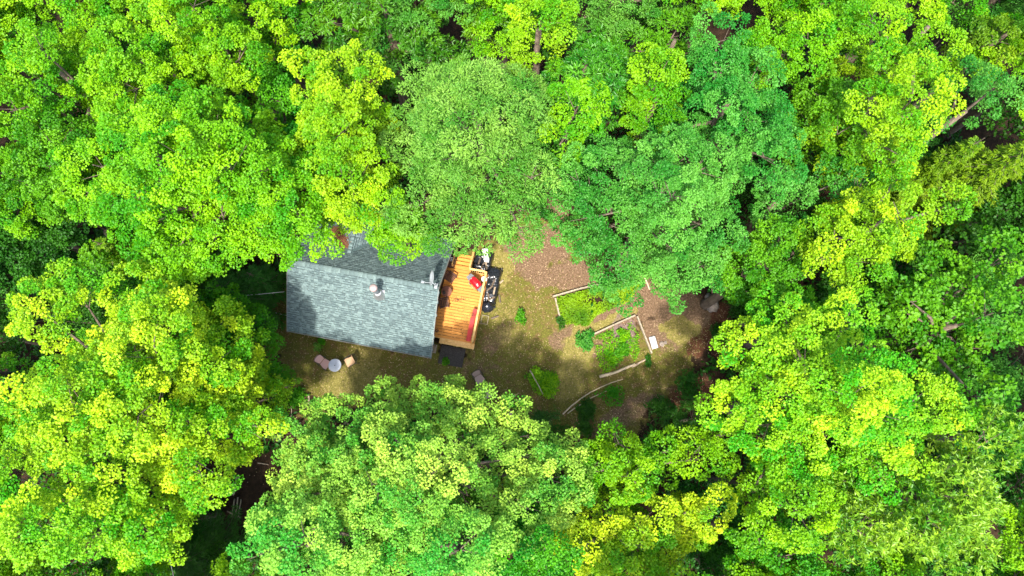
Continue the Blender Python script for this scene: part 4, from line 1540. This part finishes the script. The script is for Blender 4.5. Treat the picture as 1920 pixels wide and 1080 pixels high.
T('maple', 'yellow', 1585, 740, 185, 160, 16.2, 'large yellow-green maple at the right of the clearing',
  [(1420, 650, 50, 12.5), (1385, 655, 26, 11.5), (1480, 600, 55, 12.5), (1380, 770, 55, 12.5), (1352, 775, 22, 12), (1440, 800, 55, 13), (1740, 760, 60, 13), (1790, 790, 45, 12.5), (1660, 880, 50, 13), (1500, 850, 55, 13), (1690, 840, 50, 13), (1415, 715, 32, 12), (1600, 590, 50, 13)])
T('maple', 'green', 1545, 590, 80, 50, 12.0, 'green maple tucked behind the top of the large yellow-green maple', [(1480, 565, 30, 11)], drop=2)
T('maple', 'lime', 1205, 892, 125, 66, 10.5, 'lime maple below the tip of the clearing',
  [(1115, 868, 40, 8.5), (1160, 832, 32, 8), (1250, 845, 38, 8), (1330, 860, 44, 9), (1095, 890, 26, 8), (1150, 808, 14, 7.5), (1355, 815, 28, 9)])
T('maple', 'yellow', 1215, 1012, 160, 78, 12.2, 'bright yellow maple at the bottom edge of the picture', [(1340, 955, 46, 10), (1100, 1022, 48, 10)])
T('maple', 'pale', 765, 892, 245, 145, 13.2, 'huge pale yellow-green maple below the lawn',
  [(560, 820, 50, 9.5), (545, 890, 38, 10), (640, 790, 50, 9), (720, 760, 36, 8.5), (850, 760, 36, 8), (760, 756, 26, 8), (955, 772, 32, 8), (880, 780, 45, 9), (1000, 840, 60, 9.5), (1040, 900, 60, 10), (580, 930, 60, 11), (1000, 960, 60, 11), (842, 734, 18, 7.5), (722, 730, 14, 7.5), (963, 740, 15, 7.5), (1055, 850, 30, 8.5), (820, 770, 40, 9)])
T('maple', 'pale', 590, 1020, 150, 85, 14.5, 'pale yellow maple at the bottom edge beside the dark gap', [(485, 1040, 40, 12.5), (510, 985, 36, 12.5)])
T('maple', 'pale', 850, 1030, 150, 70, 14.6, 'pale maple at the bottom edge in the middle')
T('maple', 'green', 1000, 1040, 90, 60, 13.0, 'green maple at the bottom edge left of the bright yellow one')
T('maple', 'yellow', 205, 745, 235, 225, 15, 'huge yellow maple filling the left of the picture beside the lawn',
  [(420, 650, 56, 9), (455, 700, 46, 7.5), (465, 745, 46, 7.5), (512, 745, 24, 6.5), (400, 800, 60, 11), (440, 830, 40, 10), (60, 580, 60, 13), (130, 540, 50, 13), (370, 895, 48, 12.5), (300, 590, 60, 13), (240, 540, 50, 12.5), (480, 800, 30, 12)])
T('maple', 'yellow', 120, 1000, 160, 95, 15.0, 'yellow maple in the bottom left corner', [(20, 900, 60, 13)])
T('maple', 'green', 385, 605, 105, 65, 9.0, 'mid green maple left of the cabin at the lawn edge',
  [(470, 610, 34, 6), (498, 650, 24, 5.5), (420, 570, 30, 7), (500, 700, 24, 6)], drop=2)
# upper left
T('maple', 'lime', 70, 120, 115, 140, 14.2, 'lime maple in the upper left corner', [(0, 200, 50, 12)])
T('maple', 'green', 65, 285, 95, 85, 12.4, 'green maple at the left edge above the dark gap', [(100, 350, 30, 11), (30, 340, 40, 11)])
T('maple', 'lime', 225, 105, 105, 105, 14.4, 'lime maple second from the upper left corner')
T('maple', 'lime', 390, 45, 130, 85, 13.6, 'lime maple at the top edge left of the yellow-green one', [(300, 20, 50, 12.5), (440, 100, 50, 12.5)])
T('maple', 'green', 510, 205, 62, 115, 11.6, 'shaded green maple between the broad lime and yellow-green maples', [(555, 270, 34, 10.5)], drop=2)
T('maple', 'green', 505, 55, 70, 60, 12.0, 'green maple at the top edge right of the lime maples')
T('narrow', 'narrow', 700, 15, 150, 55, 12.5, 'dark narrow-leaved cherry at the top edge left of the ash', [(610, 30, 40, 11.5)])
# upper middle and right
T('narrow', 'narrow', 900, -5, 95, 45, 11.0, 'dark narrow-leaved tree at the top edge above the ash', drop=2)
T('maple', 'sunny', 1015, 30, 48, 62, 13.6, 'small yellow maple top at the upper edge right of the ash', drop=2)
T('narrow', 'narrow', 1120, 100, 95, 105, 13.0, 'narrow-leaved green cherry right of the small yellow maple')
T('maple', 'lime', 1090, 215, 55, 34, 12.4, 'small lime treetop between ash and blue-green oak', [(1050, 265, 34, 11.5)], drop=2)
T('maple', 'lime', 1235, 160, 75, 105, 13.4, 'lime maple above the blue-green oak')
T('narrow', 'green', 1265, 35, 95, 60, 12.4, 'green tree at the top edge above the lime maple')
T('oak', 'teal', 1385, 160, 135, 135, 14.8, 'second blue-green oak above the broad one in the upper right', [(1460, 290, 60, 13), (1350, 60, 50, 13)])
T('maple', 'lime', 1505, 60, 85, 75, 13.5, 'lime maple at the top edge right of the upper blue-green oak')
T('maple', 'green', 1560, 215, 62, 115, 12.2, 'green maple between upper blue-green oak and tall yellow maple', drop=2.4)
T('oak', 'teal', 1490, 370, 75, 70, 12.6, 'small blue-green oak below right of the two larger ones', [(1590, 330, 40, 11)], drop=2)
T('maple', 'sunny', 1700, 175, 105, 140, 15.2, 'tall yellow maple in the upper right', [(1680, 270, 50, 13), (1640, 190, 40, 13.5)])
T('maple', 'lime', 1770, 45, 105, 60, 14.2, 'lime maple at the top edge right of the tall yellow maple', [(1640, 20, 50, 13)])
T('oak', 'teal', 1840, 175, 75, 95, 13.6, 'blue-green oak near the upper right corner')
T('maple', 'olive', 1895, 55, 50, 75, 12.4, 'olive green tree in the upper right corner')
T('maple', 'sunny', 1680, 410, 125, 82, 14.8, 'yellow maple at the right below the tall yellow maple',
  [(1570, 440, 36, 12.5), (1555, 490, 34, 12), (1620, 500, 40, 12.5), (1790, 380, 34, 12.5), (1620, 340, 20, 12), (1690, 330, 24, 12.5)])
T('round', 'green', 1830, 590, 125, 170, 13.2, 'large round-leaved green tree at the right edge', [(1720, 560, 50, 12), (1900, 470, 50, 11.5), (1860, 760, 50, 12)])
T('rosette', 'rosette', 1770, 960, 185, 135, 14.2, 'tree with long rosette leaves in the bottom right corner', [(1620, 1000, 60, 12.5), (1880, 820, 60, 12.5), (1600, 900, 40, 12)])
T('maple', 'lime', 1480, 940, 90, 75, 13.2, 'lime maple between the bright yellow maple and rosette-leaved tree', [(1440, 880, 34, 12), (1420, 1000, 34, 12)])
T('maple', 'green', 1470, 1040, 90, 55, 12.6, 'green maple at the bottom edge left of the rosette-leaved tree')


def conifer(px, py, rpx, ztop, color, label, seed=1, group=None):
    rs = np.random.RandomState(seed)
    zc = ztop * .75
    c0 = at(px, py, zc)
    Rm = rpx / ppm(py, zc)
    t = empty('conifer_tree', (c0.x, c0.y, 0))
    tag(t, label, 'tree', group)
    P, AX, NR, TI = [], [], [], []
    tr = MB().tube([(0, 0, -.1), (0, 0, ztop * .6), (0, 0, ztop)], [.17, .1, .02], 8)
    nw = int(ztop * .7 / .42)
    for w_ in range(nw):
        f_ = w_ / nw
        z_ = ztop * .3 + ztop * .68 * f_
        rad = Rm * (1 - f_) ** .8 + .15
        kb = 7 if f_ < .8 else 5
        for b_ in range(kb):
            a = 2 * math.pi * (b_ + rs.rand() * .6) / kb + w_ * .7
            L_ = rad * rs.uniform(.75, 1.1)
            dirv = np.array([math.cos(a), math.sin(a), -.12])
            tr.tube([(0, 0, z_), tuple(dirv * L_ + [0, 0, z_])], [.025, .006], 4, False)
            n_ = int(95 * L_) + 12
            s = rs.rand(n_) ** .8
            side = np.array([-math.sin(a), math.cos(a), 0])
            spread = rs.normal(0, 1, n_) * .17 * (1.15 - s) * (L_ + .3)
            p = np.array([0, 0, z_]) + dirv * (s * L_)[:, None] + side * spread[:, None] + rs.normal(0, .04, (n_, 3))
            P.append(p)
            AX.append(dirv * .8 + side * np.sign(spread)[:, None] * .7 + rs.normal(0, .3, (n_, 3)))
            NR.append(rs.normal(0, .4, (n_, 3)) + [0, 0, 1])
            TI.append(np.clip(.15 + .7 * s + rs.normal(0, .15, n_), 0, 1))
    P, AX, NR, TI = map(np.concatenate, (P, AX, NR, TI))
    link('crown', leaves('crown', P, AX, NR, .20 * rs.uniform(.7, 1.2, len(P)), .05, TI, LF[color]), t)
    tr.build('trunk', M['bark'], t)
    return t


conifer(1865, 315, 95, 12.5, 'olive', 'yellow-olive pine with star-shaped branches at the right edge', 1)
conifer(1780, 300, 45, 11, 'olive', 'smaller olive pine left of the star-shaped pine', 2)
conifer(425, 545, 68, 6.5, 'pine', 'dark pine left of the cabin under the overhead cable', 3)
conifer(478, 520, 45, 5.0, 'pine', 'dark rounded pine sapling close to the cabin left end', 4)
conifer(370, 500, 50, 6.5, 'pine', 'dark pine peeping out below the broad lime maple', 5)
conifer(360, 1045, 80, 7.5, 'pine', 'dark evergreen in the shade at the bottom left gap', 6)
conifer(470, 585, 40, 4.5, 'pine', 'dark pine sapling below the overhead cable', 7)
conifer(215, 470, 40, 8.0, 'olive', 'olive young pine in the dark gap at the left', 8)

# understory saplings in the gaps, and surrounding forest: copies of a few models
PA = 900.0
proto = []
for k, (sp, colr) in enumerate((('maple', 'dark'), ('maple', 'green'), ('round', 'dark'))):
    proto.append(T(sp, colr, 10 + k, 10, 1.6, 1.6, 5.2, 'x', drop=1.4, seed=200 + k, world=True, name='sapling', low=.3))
US = [  # place in the photograph, height, model, label
    (12, 560, 6, 0, 'dark sapling at the left edge beside the top of the huge yellow maple'),
    (10, 630, 6, 0, 'dark sapling at the left edge lower beside the huge yellow maple'),
    (35, 515, 6.5, 0, 'dark sapling at the left edge at the bottom of the dark gap'),
    (60, 430, 6.5, 0, 'large dark sapling in the dark gap at the left edge'),
    (20, 480, 6, 0, 'dark sapling half hidden at the left edge in the middle of the dark gap'),
    (150, 430, 6, 0, 'dark sapling in the left gap just under the broad lime maple'),
    (110, 480, 5.5, 0, 'dark sapling in the left gap above the huge yellow maple'),
    (200, 505, 7, 1, 'mid green sapling between the broad lime and huge yellow maples'),
    (290, 505, 7, 1, 'mid green sapling under the lower edge of the broad lime maple'),
    (255, 560, 6, 0, 'dark sapling at the upper right shoulder of the huge yellow maple'),
    (330, 545, 6.5, 1, 'mid green sapling left of the dark pines by the cabin'),
    (350, 980, 5, 0, 'dark sapling in the bottom left gap above the dark evergreen'),
    (260, 1060, 5, 2, 'dark broad-leaved sapling at the bottom edge left of the dark evergreen'),
    (420, 1060, 5, 0, 'dark sapling at the bottom edge right of the dark evergreen'),
    (600, 285, 6, 0, 'dark sapling showing through the yellow-green maple above the roof'),
    (1200, 40, 6, 0, 'dark sapling near the top edge right of the narrow-leaved cherry'),
    (1060, 290, 6, 2, 'dark broad-leaved sapling between the ash and the blue-green oak'),
    (1350, 270, 7, 0, 'dark sapling in a small gap above the blue-green oak'),
    (1500, 300, 7, 0, 'dark sapling right of the upper blue-green oak'),
    (1470, 480, 6, 0, 'dark sapling right of the mid green maple at the clearing edge'),
    (1520, 440, 6, 0, 'dark sapling left of the yellow maple at the right'),
    (1600, 300, 6, 0, 'dark sapling left of the tall yellow maple in the upper right'),
    (1830, 430, 7, 0, 'dark sapling under the star-shaped pine at the right edge'),
    (1780, 470, 6.5, 2, 'dark broad-leaved sapling above the round-leaved tree'),
    (1410, 590, 4.5, 0, 'dark sapling at the right clearing edge behind the dark shrub'),
    (1560, 550, 6, 0, 'dark sapling below the yellow maple at the right'),
    (1290, 790, 3.5, 0, 'low dark sapling at the lower right edge of the clearing'),
    (1050, 820, 2.8, 0, 'low dark sapling at the bottom tip of the clearing'),
    (760, 1000, 5, 0, 'dark sapling in a gap of the pale maples near the bottom edge'),
    (1530, 890, 6, 0, 'dark sapling between the lime maple and rosette-leaved tree'),
    (1690, 520, 6, 0, 'dark sapling between the yellow maple and round-leaved tree'),
    (1650, 560, 6, 2, 'dark broad-leaved sapling above the large yellow-green maple'),
    (1850, 830, 6, 0, 'dark sapling above the rosette-leaved tree'),
    (700, 70, 6, 0, 'dark sapling below the narrow-leaved cherry at the top'),
    (130, 230, 7, 0, 'dark sapling between the three upper left maples'),
    (520, 720, 3, 1, 'mid green sapling at the lower left corner of the lawn'),
    (200, 620, 6, 0, 'dark sapling glimpsed through the top of the huge yellow maple'),
    (420, 740, 5, 0, 'dark sapling glimpsed through the right side of the huge yellow maple'),
    (640, 1000, 5, 0, 'dark sapling glimpsed between two pale maples at the bottom'),
    (1320, 950, 6, 0, 'dark sapling right of the bright yellow maple at the bottom'),
    (1040, 1000, 6, 0, 'dark sapling left of the bright yellow maple at the bottom'),
    (1895, 240, 8, 0, 'dark sapling at the right edge above the star-shaped pine'),
    (1905, 365, 8, 0, 'dark sapling at the right edge below the star-shaped pine'),
    (1345, 1062, 6, 0, 'dark sapling at the bottom edge right of the bright yellow maple'),
    (1400, 1050, 5, 0, 'dark sapling at the bottom edge left of the green maple'),
    (1905, 930, 6, 0, 'dark sapling at the right edge beside the rosette-leaved tree'),
    (990, 70, 6, 0, 'dark sapling under the small yellow maple at the top'),
    (1570, 30, 6, 0, 'dark sapling at the top edge between the two lime maples'),
    (1860, 480, 6, 0, 'dark sapling at the right edge just above the round-leaved tree')]
first = set()
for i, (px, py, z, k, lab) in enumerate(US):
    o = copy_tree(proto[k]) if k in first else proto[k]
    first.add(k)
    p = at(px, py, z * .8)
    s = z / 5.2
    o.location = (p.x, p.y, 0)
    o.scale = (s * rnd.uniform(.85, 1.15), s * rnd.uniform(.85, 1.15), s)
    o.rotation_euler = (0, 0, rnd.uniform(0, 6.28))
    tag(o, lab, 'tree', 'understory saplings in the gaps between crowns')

big = [T('maple', 'lime', 10, 10, 3.6, 3.6, 14.0, 'x', seed=301, world=True, low=.2), T('maple', 'sunny', 20, 10, 3.5, 3.5, 14.5, 'x', seed=302, world=True, low=.2), T('oak', 'teal', 30, 10, 3.6, 3.5, 13.5, 'x', seed=303, world=True, low=.2)]
RING = [  # world place, model, label: trees cut by the edges of the picture
    (-28.2, 23.4, 1, 'bit of yellow-green treetop in the very upper left corner'),
    (-22.4, 23.7, 0, 'lime treetop cut by the top edge between the two upper left maples'),
    (-16.8, 24.4, 0, 'sliver of lime treetop at the top edge above the lime maples'),
    (-11.4, 24.2, 0, 'lime treetop cut by the top edge above the tall yellow-green maple'),
    (-5.6, 24.5, 2, 'blue-green treetop at the top edge beside the narrow-leaved cherry'),
    (-0.6, 24.3, 0, 'lime treetop at the top edge directly above the ash'),
    (5.6, 24.2, 2, 'blue-green treetop at the top edge above the narrow-leaved cherry'),
    (11.2, 24.2, 0, 'lime treetop at the top edge above the upper blue-green oak'),
    (16.8, 24.1, 0, 'lime treetop at the top edge behind the lime maple right of the upper oak'),
    (22.4, 24.4, 1, 'sliver of yellow-green treetop at the top edge above the tall yellow maple'),
    (27.6, 24.0, 2, 'blue-green treetop at the top edge near the upper right corner'),
    (-21.8, -8.9, 1, 'yellow-green treetop cut by the bottom edge in the lower left corner'),
    (-17.0, -9.3, 0, 'lime treetop cut by the bottom edge below the huge yellow maple'),
    (-11.9, -9.4, 1, 'sliver of yellow-green treetop at the bottom edge right of the dark evergreen'),
    (-6.2, -9.6, 0, 'thin sliver of lime treetop at the bottom edge under the pale maples'),
    (0.1, -9.4, 0, 'thin sliver of lime treetop at the bottom edge left of the bright yellow maple'),
    (5.8, -9.3, 1, 'sliver of yellow-green treetop at the bottom edge below the bright yellow maple'),
    (11.4, -8.9, 0, 'lime treetop at the bottom edge right of the bright yellow maple'),
    (16.4, -9.0, 0, 'lime treetop at the bottom edge left of the rosette-leaved tree'),
    (22.2, -8.9, 2, 'blue-green treetop at the bottom edge below the rosette-leaved tree'),
    (-24.2, -5.6, 0, 'lime treetop at the left edge near the lower left corner'),
    (-24.9, 0.2, 1, 'yellow-green treetop cut by the left edge beside the huge yellow maple'),
    (-30.2, 6.4, 2, 'bit of blue-green tree at the left edge below the dark gap'),
    (-27.2, 13.2, 0, 'lime treetop cut by the left edge above the dark gap'),
    (-28.4, 19.8, 0, 'lime treetop cut by the left edge near the upper left corner'),
    (23.6, -6.4, 0, 'lime treetop at the right edge near the lower right corner'),
    (25.0, -0.2, 2, 'blue-green treetop cut by the right edge above the rosette-leaved tree'),
    (26.0, 6.2, 2, 'blue-green treetop cut by the right edge beside the round-leaved tree'),
    (28.4, 13.4, 0, 'lime treetop cut by the right edge beside the star-shaped pine'),
    (28.6, 19.4, 1, 'yellow-green treetop cut by the right edge near the upper right corner')]
for k in range(-5, 6):
    RING.append((k * 6.4 + 2, 30, k % 3, None))
for k in range(5):
    y = -3 + k * 6.4
    xe = 30 + y * .15
    RING += [(-xe - 1, y, k % 3, None), (xe + 1.5, y, (k + 1) % 3, None)]
first = set()
for i, (x, y, k, lab) in enumerate(RING):
    o = copy_tree(big[k]) if k in first else big[k]
    first.add(k)
    o.location = (x, y, 0) if lab else (x + rnd.uniform(-1, 1), y + rnd.uniform(-.8, .8), 0)
    o.rotation_euler = (0, 0, rnd.uniform(0, 6.28))
    s = rnd.uniform(.9, 1.06)
    o.scale = (s, s, s)
    if lab:
        tag(o, lab, 'tree', 'treetops cut by the edges of the picture')
    else:
        tag(o, 'forest tree standing outside the edges of the picture', 'tree', 'forest trees outside the picture')
